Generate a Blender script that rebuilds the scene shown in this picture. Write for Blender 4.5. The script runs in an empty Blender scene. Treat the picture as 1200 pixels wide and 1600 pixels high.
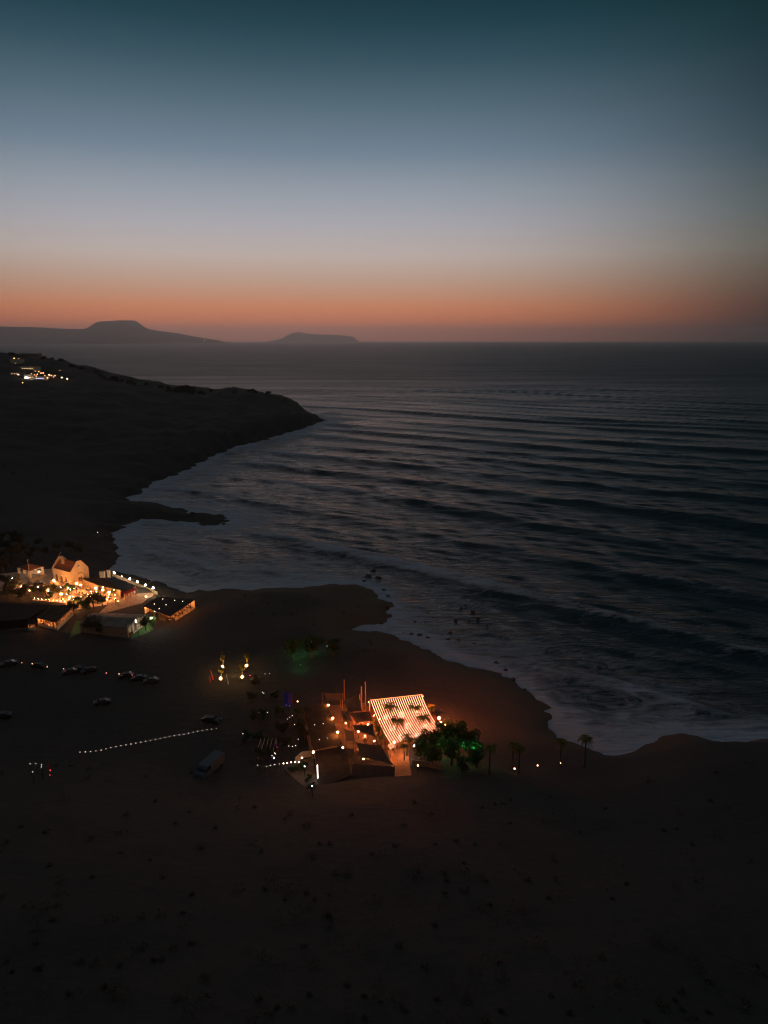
import bpy, bmesh, math, random
import numpy as np
from mathutils import Vector, Matrix, noise as mnoise

# ------------------------------------------------------------------ camera, sky, exposure
SC = bpy.context.scene
COL = SC.collection
R = math.radians
CAM_H, PITCH, FPX = 100.0, R(13.6), 1110.0
cam_d = bpy.data.cameras.new('camera'); cam = bpy.data.objects.new('camera', cam_d); COL.objects.link(cam)
cam.location = (0, 0, CAM_H); cam.rotation_euler = (R(90) - PITCH, 0, 0)
cam_d.sensor_fit = 'HORIZONTAL'; cam_d.sensor_width = 36; cam_d.lens = FPX / 1200 * 36
cam_d.clip_start = 0.5; cam_d.clip_end = 120000
SC.camera = cam
SC.render.resolution_x, SC.render.resolution_y = 768, 1024
SC.view_settings.view_transform = 'Standard'; SC.view_settings.look = 'None'
SC.view_settings.exposure = 0.0; SC.view_settings.gamma = 1.0
SC.cycles.sample_clamp_indirect = 4.0
SC.cycles.max_bounces = 6; SC.cycles.diffuse_bounces = 2; SC.cycles.glossy_bounces = 3
SC.cycles.volume_bounces = 0; SC.cycles.use_light_tree = True
SC.cycles.filter_width = 1.15
SC.cycles.caustics_reflective = False; SC.cycles.caustics_refractive = False

def lin(r, g, b, k=1.0):
    f = lambda c: (c / 12.92 if c <= .04045 else ((c + .055) / 1.055) ** 2.4)
    return (f(r / 255) * k, f(g / 255) * k, f(b / 255) * k, 1)

GLOW_AZ = R(-9)                 # where the sun has just set, measured from +Y towards +X
W = bpy.data.worlds.new('World'); SC.world = W; W.use_nodes = True
nt = W.node_tree; N = nt.nodes; L = nt.links; N.clear()
out = N.new('ShaderNodeOutputWorld'); bg = N.new('ShaderNodeBackground'); L.new(bg.outputs[0], out.inputs[0])
tc = N.new('ShaderNodeTexCoord'); sp = N.new('ShaderNodeSeparateXYZ')
L.new(tc.outputs['Generated'], sp.inputs[0])
def ramp(stops):
    r_ = N.new('ShaderNodeValToRGB'); e = r_.color_ramp
    while len(e.elements) > 1: e.elements.remove(e.elements[0])
    first = True
    for py, c in stops:
        z = math.sin(math.atan((800 - py) / FPX) - PITCH) if py > -1000 else -py / 10000
        pos = min(1, max(0, z / 0.8 + 0.02))
        if first: e.elements[0].position = pos; e.elements[0].color = lin(*c); first = False
        else:
            q = e.elements.new(pos); q.color = lin(*c)
    return r_
mp = N.new('ShaderNodeMath'); mp.operation = 'MULTIPLY_ADD'; mp.inputs[1].default_value = 1 / 0.8; mp.inputs[2].default_value = 0.02
L.new(sp.outputs[2], mp.inputs[0])
rg = ramp([(540, (176, 98, 80)), (520, (196, 110, 84)), (500, (230, 130, 84)), (480, (226, 142, 98)), (460, (210, 154, 124)), (435, (200, 167, 148)), (400, (196, 181, 174)),
           (350, (175, 174, 181)), (300, (151, 160, 171)), (240, (114, 133, 150)), (170, (85, 109, 123)), (100, (52, 83, 96)), (40, (28, 64, 76)), (0, (18, 54, 65)), (-4300, (14, 44, 52)), (-6500, (72, 76, 82)), (-8000, (84, 84, 86))])
ra = ramp([(540, (38, 30, 32)), (515, (50, 38, 40)), (480, (76, 56, 50)), (445, (92, 78, 66)), (400, (98, 97, 88)),
           (340, (78, 90, 90)), (270, (52, 72, 80)), (200, (36, 58, 68)), (100, (18, 44, 50)), (0, (9, 35, 37)), (-4300, (10, 32, 36)), (-6500, (72, 76, 82)), (-8000, (84, 84, 86))])
for q in (rg, ra): L.new(mp.outputs[0], q.inputs[0])
hv = N.new('ShaderNodeVectorMath'); hv.operation = 'MULTIPLY'; hv.inputs[1].default_value = (1, 1, 0)
hn = N.new('ShaderNodeVectorMath'); hn.operation = 'NORMALIZE'
hd = N.new('ShaderNodeVectorMath'); hd.operation = 'DOT_PRODUCT'; hd.inputs[1].default_value = (math.sin(GLOW_AZ), math.cos(GLOW_AZ), 0)
L.new(tc.outputs['Generated'], hv.inputs[0]); L.new(hv.outputs[0], hn.inputs[0]); L.new(hn.outputs[0], hd.inputs[0])
mr = N.new('ShaderNodeMapRange'); mr.interpolation_type = 'SMOOTHSTEP'
mr.inputs[1].default_value = 0.77; mr.inputs[2].default_value = 1.0
L.new(hd.outputs['Value'], mr.inputs[0])
mx = N.new('ShaderNodeMixRGB'); L.new(mr.outputs[0], mx.inputs[0]); L.new(ra.outputs[0], mx.inputs[1]); L.new(rg.outputs[0], mx.inputs[2])
L.new(mx.outputs[0], bg.inputs[0]); bg.inputs[1].default_value = 1.0
W.cycles.sampling_method = 'MANUAL'; W.cycles.sample_map_resolution = 512

# last afterglow of the sun below the horizon: a very weak, very soft warm lamp
sd_ = bpy.data.lights.new('sun', 'SUN'); sd_.energy = 0.06; sd_.angle = R(30); sd_.color = (1, .62, .5)
sun = bpy.data.objects.new('sun', sd_); COL.objects.link(sun)
sun.rotation_euler = Vector((-math.sin(GLOW_AZ), -math.cos(GLOW_AZ), -math.tan(R(9)))).to_track_quat('-Z', 'Y').to_euler()

# ------------------------------------------------------------------ noise, rays
def vnoise(x, y, seed=0):
    xi = np.floor(x).astype(np.int64); yi = np.floor(y).astype(np.int64)
    fx = x - xi; fy = y - yi; fx = fx * fx * (3 - 2 * fx); fy = fy * fy * (3 - 2 * fy)
    def hsh(a, b):
        n = (a * 374761393 + b * 668265263 + seed * 974711) & 0x7fffffff
        n = ((n ^ (n >> 13)) * 1274126177) & 0x7fffffff
        return ((n ^ (n >> 16)) & 0xffff) / 65535.0
    a = hsh(xi, yi); b = hsh(xi + 1, yi); c = hsh(xi, yi + 1); d = hsh(xi + 1, yi + 1)
    return (a + (b - a) * fx) * (1 - fy) + (c + (d - c) * fx) * fy
def fbm(x, y, octv=4, seed=0):
    s = np.zeros_like(x, dtype=float); a = .5; t = 0
    for o in range(octv):
        s += a * vnoise(x * 2 ** o + 13.7 * o, y * 2 ** o - 7.1 * o, seed + o); t += a; a *= .5
    return s / t * 2 - 1
def sstep(a, b, x):
    t = np.clip((x - a) / (b - a), 0, 1); return t * t * (3 - 2 * t)
CP, SP = math.cos(PITCH), math.sin(PITCH)
def ray(px, py):
    a = (px - 600) / FPX; b = (800 - py) / FPX
    return Vector((a, CP + b * SP, -SP + b * CP))
def P(px, py, z=0.0):
    d = ray(px, py); t = (z - CAM_H) / d.z
    return Vector((d.x * t, d.y * t, z))
def PY(px, py, yd):
    d = ray(px, py); t = yd / d.y
    return (d.x * t, yd, CAM_H + d.z * t)

# ------------------------------------------------------------------ land: coastline and heights
coast_px = [(507, 657), (480, 668), (440, 680), (400, 690), (345, 706), (310, 723), (270, 742), (235, 757), (215, 768), (205, 780), (200, 788),
    (230, 788), (265, 794), (300, 800), (335, 806), (352, 816), (345, 823), (310, 815), (270, 811), (230, 809), (200, 816),
    (188, 832), (176, 850), (168, 868), (172, 888), (200, 897), (245, 918), (300, 927), (350, 925), (400, 922), (460, 918), (520, 911), (565, 911),
    (592, 925), (605, 945), (603, 963), (590, 976), (560, 987), (590, 992), (640, 1000), (680, 1013), (720, 1033), (750, 1040), (780, 1055), (808, 1073), (832, 1090),
    (850, 1108), (866, 1130), (885, 1150), (925, 1172), (955, 1180), (985, 1176), (1020, 1160), (1060, 1146), (1130, 1158), (1200, 1155)]
coast = [tuple(P(a, b, 0))[:2] for a, b in coast_px]
coast += [(240, 172), (400, 150), (900, 60), (2500, -400), (2500, -6000), (-9000, -6000), (-9000, 2600), (-4000, 2100), (-1500, 1700), (-700, 1500), (-420, 1330), (-250, 1160), (-130, 1010)]
CO = np.array(coast)
def sdist(x, y):
    x = np.asarray(x, float); y = np.asarray(y, float)
    best = np.full(x.shape, 1e18); inside = np.zeros(x.shape, bool)
    for i in range(len(CO)):
        ax, ay = CO[i]; bx, by = CO[(i + 1) % len(CO)]
        dx, dy = bx - ax, by - ay; l2 = dx * dx + dy * dy
        t = np.clip(((x - ax) * dx + (y - ay) * dy) / l2, 0, 1)
        best = np.minimum(best, (x - ax - t * dx) ** 2 + (y - ay - t * dy) ** 2)
        cond = ((ay > y) != (by > y))
        with np.errstate(divide='ignore', invalid='ignore'):
            xc = ax + (y - ay) * dx / (dy if dy else 1e-9)
        inside ^= cond & (x < xc)
    return np.where(inside, 1, -1) * np.sqrt(best)
ctrl = []
def cz(px, py, z): p = P(px, py, z); ctrl.append((p.x, p.y, z))
def cy(px, py, yd, dz=0): p = PY(px, py, yd); ctrl.append((p[0], p[1], p[2] + dz))
for a in [(430, 1100, 5), (560, 1100, 5), (660, 1120, 4), (600, 1180, 6), (480, 1220, 6), (700, 1180, 5), (300, 1060, 5), (100, 1050, 6), (100, 1150, 7), (300, 1180, 7),
          (420, 1040, 5), (520, 1050, 4), (800, 1190, 5), (900, 1195, 5), (760, 1130, 3), (200, 1110, 6), (20, 1100, 7), (50, 1200, 8), (400, 1150, 6), (330, 1230, 8),
          (50, 900, 8), (100, 920, 7), (170, 920, 6), (250, 945, 5), (100, 980, 6), (20, 960, 7), (10, 905, 9), (180, 990, 6), (300, 960, 5), (200, 1010, 5), (50, 1010, 6),
          (450, 960, 4.5), (560, 945, 3.5), (520, 990, 4), (640, 1040, 3), (750, 1090, 2), (840, 1150, 2), (380, 960, 5), (60, 870, 12), (0, 870, 15), (110, 870, 9), (150, 860, 6)]:
    cz(*a)
crest = [(-60, 553, 1180), (0, 554, 1160), (30, 554, 1150), (60, 557, 1150), (95, 563, 1130), (110, 571, 1100), (142, 576, 1080), (165, 587, 1060), (200, 595, 1040),
         (240, 602, 1020), (262, 606, 1000), (290, 609, 985), (315, 611, 980), (350, 610, 970), (395, 609, 955), (420, 613, 945), (445, 624, 940), (462, 632, 935), (480, 645, 930)]
for a in crest:
    cy(*a); p = PY(*a)
    ctrl.append((p[0] - 20, p[1] + 170, p[2] * .62)); ctrl.append((p[0] - 40, p[1] + 420, p[2] * .35))
ctrl += [(-900, 1250, 95), (-1300, 1300, 110), (-800, 900, 70), (-1200, 800, 90), (-2000, 1000, 120), (-430, 850, 50), (-300, 720, 34), (-250, 620, 24), (-350, 620, 36), (-500, 650, 55),
         (-700, 600, 70), (-380, 480, 28), (-260, 480, 15), (-230, 420, 11), (-320, 400, 25), (-500, 420, 50), (-450, 300, 35), (-300, 260, 14), (-600, 200, 60), (-300, 150, 28),
         (0, 120, 15), (-60, 120, 17), (60, 120, 12), (-120, 120, 20), (0, 85, 26), (0, 50, 36), (-60, 60, 38), (60, 60, 32), (0, 0, 45), (0, -80, 55), (-150, 60, 45), (120, 100, 14), (140, 60, 26),
         (200, 100, 16), (300, 60, 28), (-1000, -500, 100), (800, -500, 80), (-4000, 0, 200), (-4000, 1500, 130), (-6000, -3000, 250), (2000, -3000, 150), (-200, -1000, 90)]
cy(1065, 1157, 146, 2.5); cy(1040, 1167, 147, 2); cy(1100, 1167, 144, 2.5); cy(1130, 1174, 144, 2); cy(1165, 1173, 142, 2); cy(1200, 1168, 141, 2.5); cy(1000, 1180, 152, 1.5); cy(1260, 1165, 140, 2)
CT = np.array(ctrl)
# smooth surface through the heights (multiquadric)
_n = len(CT); _A = np.zeros((_n + 3, _n + 3)); _d = np.sqrt((CT[:, None, 0] - CT[None, :, 0]) ** 2 + (CT[:, None, 1] - CT[None, :, 1]) ** 2 + 200.0)
_A[:_n, :_n] = _d - np.eye(_n) * 6.0; _A[:_n, _n] = 1; _A[:_n, _n + 1] = CT[:, 0]; _A[:_n, _n + 2] = CT[:, 1]; _A[_n:, :_n] = _A[:_n, _n:].T
RW = np.linalg.solve(_A, np.concatenate([CT[:, 2], [0, 0, 0]]))
def hraw(x, y):
    x = np.asarray(x, float); y = np.asarray(y, float)
    z = np.full(x.shape, RW[-3]) + RW[-2] * x + RW[-1] * y
    for (cx, cyy, cz_), w in zip(CT, RW):
        z += w * np.sqrt((x - cx) ** 2 + (y - cyy) ** 2 + 200.0)
    z = np.clip(z, .6, 260)
    ca_ = 4 + 6 * sstep(190, 230, y); xx = x + ca_ * fbm(x / 13, y / 13, 4, 5) + 2.5 * fbm(x / 3.5, y / 3.5, 3, 15); yy = y + ca_ * fbm(x / 13, y / 13, 4, 9)
    sd = sdist(xx, yy)
    far = sstep(430, 650, y)
    steep = 10 - 4 * far + z * (.45 - .3 * far)
    k = 1 - np.exp(-np.maximum(sd, 0) / steep)
    # near the village the shore is low rock and beach
    zz = z * k + np.where(sd > 0, np.minimum(sd * .12, .5), np.maximum(sd * .25, -6))
    zz += far * sstep(4, 25, sd) * 4.2 * fbm(x / 13, y / 20, 4, 91) + far * sstep(0, 10, sd) * (1 - sstep(20, 50, sd)) * 5 * np.abs(fbm(x / 22, y / 30, 3, 95))
    amp = sstep(0, 25, sd) * (0.12 + 5.0 * sstep(14, 55, z) + .4 * sstep(8, 16, z)) + .35 * (1 - sstep(0, 18, np.abs(sd)))
    zz += amp * fbm(x / 38, y / 38, 5, 21)
    zz += (.25 * sstep(5, 14, z) + .03) * sstep(3, 20, sd) * fbm(x / 5, y / 5, 3, 31)
    return zz, sd
def axis(segs):
    a = [segs[0][0]]
    for lo, hi, d0, d1 in segs:
        v = a[-1]
        while v < hi:
            t = (v - lo) / (hi - lo); v += d0 + (d1 - d0) * t; a.append(v)
    return np.array(a)
LX = axis([(-9000, -1600, 900, 120), (-1600, -500, 60, 9), (-500, -170, 9, 2.2), (-170, 180, 2.0, 2.0), (180, 320, 2.2, 9), (320, 2600, 12, 400)])
LY = axis([(-6000, -200, 900, 60), (-200, 40, 30, 4), (40, 420, 1.8, 2.2), (420, 1250, 2.6, 9), (1250, 2700, 12, 200)])
GX, GY = np.meshgrid(LX, LY)
LZ, LSD = hraw(GX, GY)
def H(x, y):
    i = int(np.clip(np.searchsorted(LX, x) - 1, 0, len(LX) - 2)); j = int(np.clip(np.searchsorted(LY, y) - 1, 0, len(LY) - 2))
    u = (x - LX[i]) / (LX[i + 1] - LX[i]); v = (y - LY[j]) / (LY[j + 1] - LY[j])
    return float((LZ[j, i] * (1 - u) + LZ[j, i + 1] * u) * (1 - v) + (LZ[j + 1, i] * (1 - u) + LZ[j + 1, i + 1] * u) * v)
def G(px, py, dz=0.0):
    """the spot on the ground seen at this pixel (dz above the ground)"""
    d = ray(px, py); t = 60.0; step = 2.0
    while t < 1800:
        q = d * t
        if CAM_H + q.z < H(q.x, q.y) + dz:
            lo, hi = t - step, t
            for _ in range(14):
                m = (lo + hi) / 2; q = d * m
                if CAM_H + q.z < H(q.x, q.y) + dz: hi = m
                else: lo = m
            q = d * hi; return Vector((q.x, q.y, CAM_H + q.z - dz))
        step = 1.0 + t * .004; t += step
    return P(px, py, 0)

# ------------------------------------------------------------------ materials
def mat(name, col, rough=.8, var=.25, scale=1.0, bump=0.0, col2=None, metal=0.0, detail=4, spec=.1):
    m = bpy.data.materials.new(name); m.use_nodes = True; t = m.node_tree; b = t.nodes['Principled BSDF']
    c1 = (col[0], col[1], col[2], 1); c2 = (col2 + (1,)) if col2 else (col[0] * (1 - var), col[1] * (1 - var), col[2] * (1 - var), 1)
    b.inputs['Roughness'].default_value = rough; b.inputs['Metallic'].default_value = metal; b.inputs['Specular IOR Level'].default_value = spec
    tc = t.nodes.new('ShaderNodeTexCoord'); nz = t.nodes.new('ShaderNodeTexNoise')
    nz.inputs['Scale'].default_value = scale; nz.inputs['Detail'].default_value = detail
    t.links.new(tc.outputs['Object'], nz.inputs['Vector'])
    r_ = t.nodes.new('ShaderNodeValToRGB'); r_.color_ramp.elements[0].position = .35; r_.color_ramp.elements[1].position = .65
    r_.color_ramp.elements[0].color = c2; r_.color_ramp.elements[1].color = c1
    t.links.new(nz.outputs[0], r_.inputs[0]); t.links.new(r_.outputs[0], b.inputs['Base Color'])
    if bump:
        bp = t.nodes.new('ShaderNodeBump'); bp.inputs['Strength'].default_value = 1; bp.inputs['Distance'].default_value = bump
        t.links.new(nz.outputs[0], bp.inputs['Height']); t.links.new(bp.outputs[0], b.inputs['Normal'])
    return m
def emis(name, col, s):
    m = bpy.data.materials.new(name); m.use_nodes = True; t = m.node_tree; t.nodes.clear()
    o = t.nodes.new('ShaderNodeOutputMaterial'); e = t.nodes.new('ShaderNodeEmission')
    e.inputs[0].default_value = (*col, 1); e.inputs[1].default_value = s; t.links.new(e.outputs[0], o.inputs[0])
    return m

def grid_obj(name, X, Y, Z, m, keep=None):
    ny, nx = X.shape
    vs = np.stack([X, Y, Z], -1).reshape(-1, 3)
    j, i = np.meshgrid(np.arange(ny - 1), np.arange(nx - 1), indexing='ij')
    a = (j * nx + i).ravel(); f = np.stack([a, a + 1, a + nx + 1, a + nx], 1)
    if keep is not None:
        kk = keep.ravel(); f = f[(kk[f].any(1))]
    me = bpy.data.meshes.new(name)
    me.vertices.add(len(vs)); me.vertices.foreach_set('co', vs.astype(np.float32).ravel())
    me.loops.add(len(f) * 4); me.loops.foreach_set('vertex_index', f.astype(np.int32).ravel())
    me.polygons.add(len(f)); me.polygons.foreach_set('loop_start', np.arange(0, len(f) * 4, 4, dtype=np.int32))
    me.polygons.foreach_set('loop_total', np.full(len(f), 4, np.int32))
    me.polygons.foreach_set('use_smooth', np.ones(len(f), bool))
    me.update(calc_edges=True); me.validate()
    me.materials.append(m)
    o = bpy.data.objects.new(name, me); COL.objects.link(o)
    return o

# ground
m_land = bpy.data.materials.new('dry_ground'); m_land.use_nodes = True
t = m_land.node_tree; b = t.nodes['Principled BSDF']; b.inputs['Roughness'].default_value = .95; b.inputs['Specular IOR Level'].default_value = .08
tcn = t.nodes.new('ShaderNodeTexCoord')
n1 = t.nodes.new('ShaderNodeTexNoise'); n1.inputs['Scale'].default_value = .035; n1.inputs['Detail'].default_value = 6
n2 = t.nodes.new('ShaderNodeTexNoise'); n2.inputs['Scale'].default_value = .55; n2.inputs['Detail'].default_value = 8; n2.inputs['Roughness'].default_value = .65
for n in (n1, n2): t.links.new(tcn.outputs['Object'], n.inputs['Vector'])
r1 = t.nodes.new('ShaderNodeValToRGB'); e = r1.color_ramp.elements
e[0].position = .38; e[0].color = (.040, .044, .043, 1); e[1].position = .62; e[1].color = (.058, .057, .054, 1)
ad = t.nodes.new('ShaderNodeMath'); ad.operation = 'MULTIPLY_ADD'; ad.inputs[1].default_value = .5; ad.inputs[2].default_value = 0
L2 = t.links.new; L2(n1.outputs[0], ad.inputs[0])
ad2 = t.nodes.new('ShaderNodeMath'); ad2.operation = 'MULTIPLY_ADD'; ad2.inputs[1].default_value = .5
L2(n2.outputs[0], ad2.inputs[0]); L2(ad.outputs[0], ad2.inputs[2]); L2(ad2.outputs[0], r1.inputs[0])
sa = t.nodes.new('ShaderNodeAttribute'); sa.attribute_name = 'sand'
sm = t.nodes.new('ShaderNodeMixRGB'); sm.inputs[2].default_value = (.105, .08, .062, 1)
L2(sa.outputs['Fac'], sm.inputs[0]); L2(r1.outputs[0], sm.inputs[1]); L2(sm.outputs[0], b.inputs['Base Color'])
bp = t.nodes.new('ShaderNodeBump'); bp.inputs['Distance'].default_value = .5; bp.inputs['Strength'].default_value = .8
L2(n2.outputs[0], bp.inputs['Height']); L2(bp.outputs[0], b.inputs['Normal'])
ground = grid_obj('ground', GX, GY, LZ, m_land, keep=(LSD > -40))
ground['kind'] = 'structure'
at = ground.data.attributes.new('sand', 'FLOAT', 'POINT')
sandv = (1 - sstep(8, 32, LSD + 10 * fbm(GX / 20, GY / 20, 3, 77))) * sstep(-90, -40, GX) * (1 - sstep(330, 400, GY)) * sstep(150, 165, GY)
at.data.foreach_set('value', sandv.astype(np.float32).ravel())

# ------------------------------------------------------------------ sea
SX = axis([(-60000, -2500, 9000, 400), (-2500, -350, 160, 5), (-350, -120, 4, 1.6), (-120, 330, 1.3, 1.6), (330, 900, 2.2, 14), (900, 3000, 20, 300), (3000, 60000, 500, 9000)])
ys = [100.0]
while ys[-1] < 46000: ys.append(ys[-1] + max(1.1, ys[-1] ** 2 / 150000))
SY = np.array(ys)
X, Y = np.meshgrid(SX, SY)
DX = np.gradient(SX)[None, :] * np.ones_like(Y); DY = np.gradient(SY)[:, None] * np.ones_like(X)
SDS = sdist(X, Y)
Z = np.zeros_like(X)
ca, sa = math.cos(R(30)), math.sin(R(30))
AL = X * ca - Y * sa; CR = X * sa + Y * ca          # along and across the swell crests
w1 = 24 * fbm(AL / 300, CR / 260, 2, 41); w2 = 5 * fbm(AL / 110, CR / 70, 2, 43)
def wave(lam, ang, amp, sharp, warp, seed, la=200, lc=60, base=.35, skew=.45):
    n = np.array([math.sin(ang), math.cos(ang)])
    ph = (X * n[0] + Y * n[1] + warp) * 2 * math.pi / lam
    s = np.sin(ph + skew * np.sin(ph))
    h = ((s * .5 + .5) ** sharp) * 2 - .8
    env = base + (1 - base) * 1.5 * np.clip(fbm(AL / la, CR / lc, 2, seed) * .9 + .5, 0, 1.2)
    eff = np.maximum(np.abs(n[0]) * DX, np.abs(n[1]) * DY)
    return amp * h * env * sstep(2.2, 5, lam / eff)
near = sstep(0, 60, -SDS)
wx = .14 * (X + 60) * np.exp(-np.maximum(Y - 250, 0) / 260)
Z += wave(56, R(30), 1.0, 2.8, w1 + .6 * w2 + wx, 51, 420, 90, .55, .75) * (.6 + .4 * near)
Z += wave(37, R(24), .24, 2.0, .7 * w1 + w2 + wx, 52, 220, 60)
Z += wave(21, R(38), .17, 1.6, .5 * w1 + w2, 53, 120, 40)
Z += wave(12.5, R(22), .19, 1.4, .4 * w1 + w2, 54, 60, 25)
Z += wave(8, R(44), .15, 1.3, .3 * w1 + w2, 55, 40, 16)
Z += wave(5.2, R(28), .12, 1.2, .3 * w1 + w2, 56, 26, 12)
Z += wave(140, R(16), .5, 1.2, 1.5 * w1, 57, 500, 300)
Z *= sstep(-4, 30, -SDS) * .85 + .15
Z += .12 * fbm(X / 3.2, Y / 2.0, 3, 61) * sstep(2.5, 1.2, DY) if False else 0
m_sea = bpy.data.materials.new('sea_water'); m_sea.use_nodes = True
t = m_sea.node_tree; b = t.nodes['Principled BSDF']; L2 = t.links.new
b.inputs['IOR'].default_value = 1.33; b.inputs['Specular IOR Level'].default_value = .34
tcn = t.nodes.new('ShaderNodeTexCoord'); mpn = t.nodes.new('ShaderNodeMapping'); mpn.inputs['Rotation'].default_value = (0, 0, R(28)); mpn.inputs['Scale'].default_value = (.30, 1.5, 1)
mpn.vector_type = 'POINT'
L2(tcn.outputs['Object'], mpn.inputs[0])
def nz(scale, det, vec, rough=.6, dist=0):
    n = t.nodes.new('ShaderNodeTexNoise'); n.inputs['Scale'].default_value = scale; n.inputs['Detail'].default_value = det
    n.inputs['Roughness'].default_value = rough; n.inputs['Distortion'].default_value = dist; L2(vec, n.inputs['Vector']); return n
mp3 = t.nodes.new('ShaderNodeMapping'); mp3.inputs['Rotation'].default_value = (0, 0, R(14)); mp3.inputs['Scale'].default_value = (.25, 1.6, 1); L2(tcn.outputs['Object'], mp3.inputs[0])
rp = nz(.42, 6, mpn.outputs[0], .62, .6)
rl = nz(.07, 5, mpn.outputs[0], .5)
bl = t.nodes.new('ShaderNodeBump'); bl.inputs['Distance'].default_value = 7; bl.inputs['Strength'].default_value = .8; L2(rl.outputs[0], bl.inputs['Height'])
bp = t.nodes.new('ShaderNodeBump'); bp.inputs['Distance'].default_value = 1.9; bp.inputs['Strength'].default_value = 1.0
L2(rp.outputs[0], bp.inputs['Height']); L2(bl.outputs[0], bp.inputs['Normal']); L2(bp.outputs[0], b.inputs['Normal'])
fa = t.nodes.new('ShaderNodeAttribute'); fa.attribute_name = 'foam'
mp2 = t.nodes.new('ShaderNodeMapping'); mp2.inputs['Rotation'].default_value = (0, 0, R(30)); mp2.inputs['Scale'].default_value = (.55, 1.25, 1); L2(tcn.outputs['Object'], mp2.inputs[0])
f1 = nz(.13, 8, mp2.outputs[0], .72, 1.6)
f2 = nz(.02, 3, tcn.outputs['Object'], .5, .5)
mm = t.nodes.new('ShaderNodeMath'); mm.operation = 'MULTIPLY_ADD'; mm.inputs[1].default_value = .5; L2(f2.outputs[0], mm.inputs[0]); L2(f1.outputs[0], mm.inputs[2])
th = t.nodes.new('ShaderNodeMath'); th.operation = 'MULTIPLY_ADD'; th.inputs[1].default_value = .55; L2(fa.outputs['Fac'], th.inputs[0]); L2(mm.outputs[0], th.inputs[2])
fr = t.nodes.new('ShaderNodeMapRange'); fr.inputs[1].default_value = 1.0; fr.inputs[2].default_value = 1.28; L2(th.outputs[0], fr.inputs[0])
cm = t.nodes.new('ShaderNodeMixRGB'); cm.inputs[1].default_value = (.006, .036, .054, 1); cm.inputs[2].default_value = (.36, .44, .53, 1)
L2(fr.outputs[0], cm.inputs[0]); L2(cm.outputs[0], b.inputs['Base Color'])
rr = t.nodes.new('ShaderNodeMapRange'); ra_ = t.nodes.new('ShaderNodeAttribute'); ra_.attribute_name = 'rgh'; wn = nz(.006, 4, mp3.outputs[0], .6, .4); wa = t.nodes.new('ShaderNodeMath'); wa.operation = 'MULTIPLY_ADD'; wa.inputs[1].default_value = .42; wb = t.nodes.new('ShaderNodeMath'); wb.operation = 'SUBTRACT'; wb.inputs[1].default_value = .5; L2(wn.outputs[0], wb.inputs[0]); L2(wb.outputs[0], wa.inputs[0]); L2(ra_.outputs['Fac'], wa.inputs[2]); L2(wa.outputs[0], rr.inputs[3]); rr.inputs[4].default_value = .8; L2(fr.outputs[0], rr.inputs[0]); L2(rr.outputs[0], b.inputs['Roughness'])
sea = grid_obj('sea', X, Y, Z, m_sea, keep=(SDS < 30))
sea['kind'] = 'structure'
rgh = .22 + .26 * sstep(250, 2500, Y)
at = sea.data.attributes.new('rgh', 'FLOAT', 'POINT'); at.data.foreach_set('value', rgh.astype(np.float32).ravel())
foam = np.exp(-np.maximum(-SDS - 2, 0) / (75 + 45 * sstep(20, -60, X))) * (.66 + .12 * sstep(20, -60, X)) + .8 * np.exp(-np.maximum(-SDS, 0) / 5)
crestness = np.clip((Z - .5) / .7, 0, 1)
foam = np.clip(foam + .5 * crestness * (.5 + 1.1 * vnoise(X / 17, Y / 9, 5)) * np.exp(-np.maximum(-SDS, 0) / 160), 0, 1.4)
at = sea.data.attributes.new('foam', 'FLOAT', 'POINT'); at.data.foreach_set('value', foam.astype(np.float32).ravel())

# ------------------------------------------------------------------ far mountains across the bay
m_far = mat('bare_rock', (.10, .09, .08), .95, .4, .002)
def massif(name, prof, yd, depth, seed, label=None):
    pts = []
    pxs = np.linspace(prof[0][0], prof[-1][0], 220)
    pys = np.interp(pxs, [p[0] for p in prof], [p[1] for p in prof])
    offs = [(-1, 0), (-.8, .16), (-.6, .38), (-.4, .66), (-.2, .9), (-.08, .985), (0, 1), (.12, .96), (.3, .8), (.6, .4), (1, 0)]
    XX = np.zeros((len(offs), len(pxs))); YY = XX.copy(); ZZ = XX.copy()
    for i, (px, py) in enumerate(zip(pxs, pys)):
        x, y, z = PY(px, py, yd)
        for j, (o, k) in enumerate(offs):
            XX[j, i] = x; YY[j, i] = y + o * depth; ZZ[j, i] = max(z, 0) * k - (3 if k == 0 else 0)
    ZZ *= 1 + .10 * fbm(XX / 900, YY / 700, 4, seed) * (np.abs(YY - yd) > depth * .1)
    o = grid_obj(name, XX, YY, ZZ, m_far); o['kind'] = 'structure'; return o
massif('hills', [(-260, 520), (-180, 512), (-90, 508), (0, 510), (40, 511), (80, 513), (120, 514), (137, 513.5), (146, 509), (153, 503.5), (160, 502), (185, 500.5), (210, 500.5), (215, 503), (222, 509), (232, 514), (252, 517.5), (280, 521), (300, 525), (322, 528.5), (335, 531), (345, 536)], 25000, 2400, 3)
massif('hills', [(415, 535), (440, 529), (450, 524), (457, 521), (462, 519), (470, 519), (480, 521.5), (500, 522.5), (530, 523.5), (545, 525), (553, 526.5), (558, 531), (562, 536)], 42000, 3000, 8)

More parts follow.
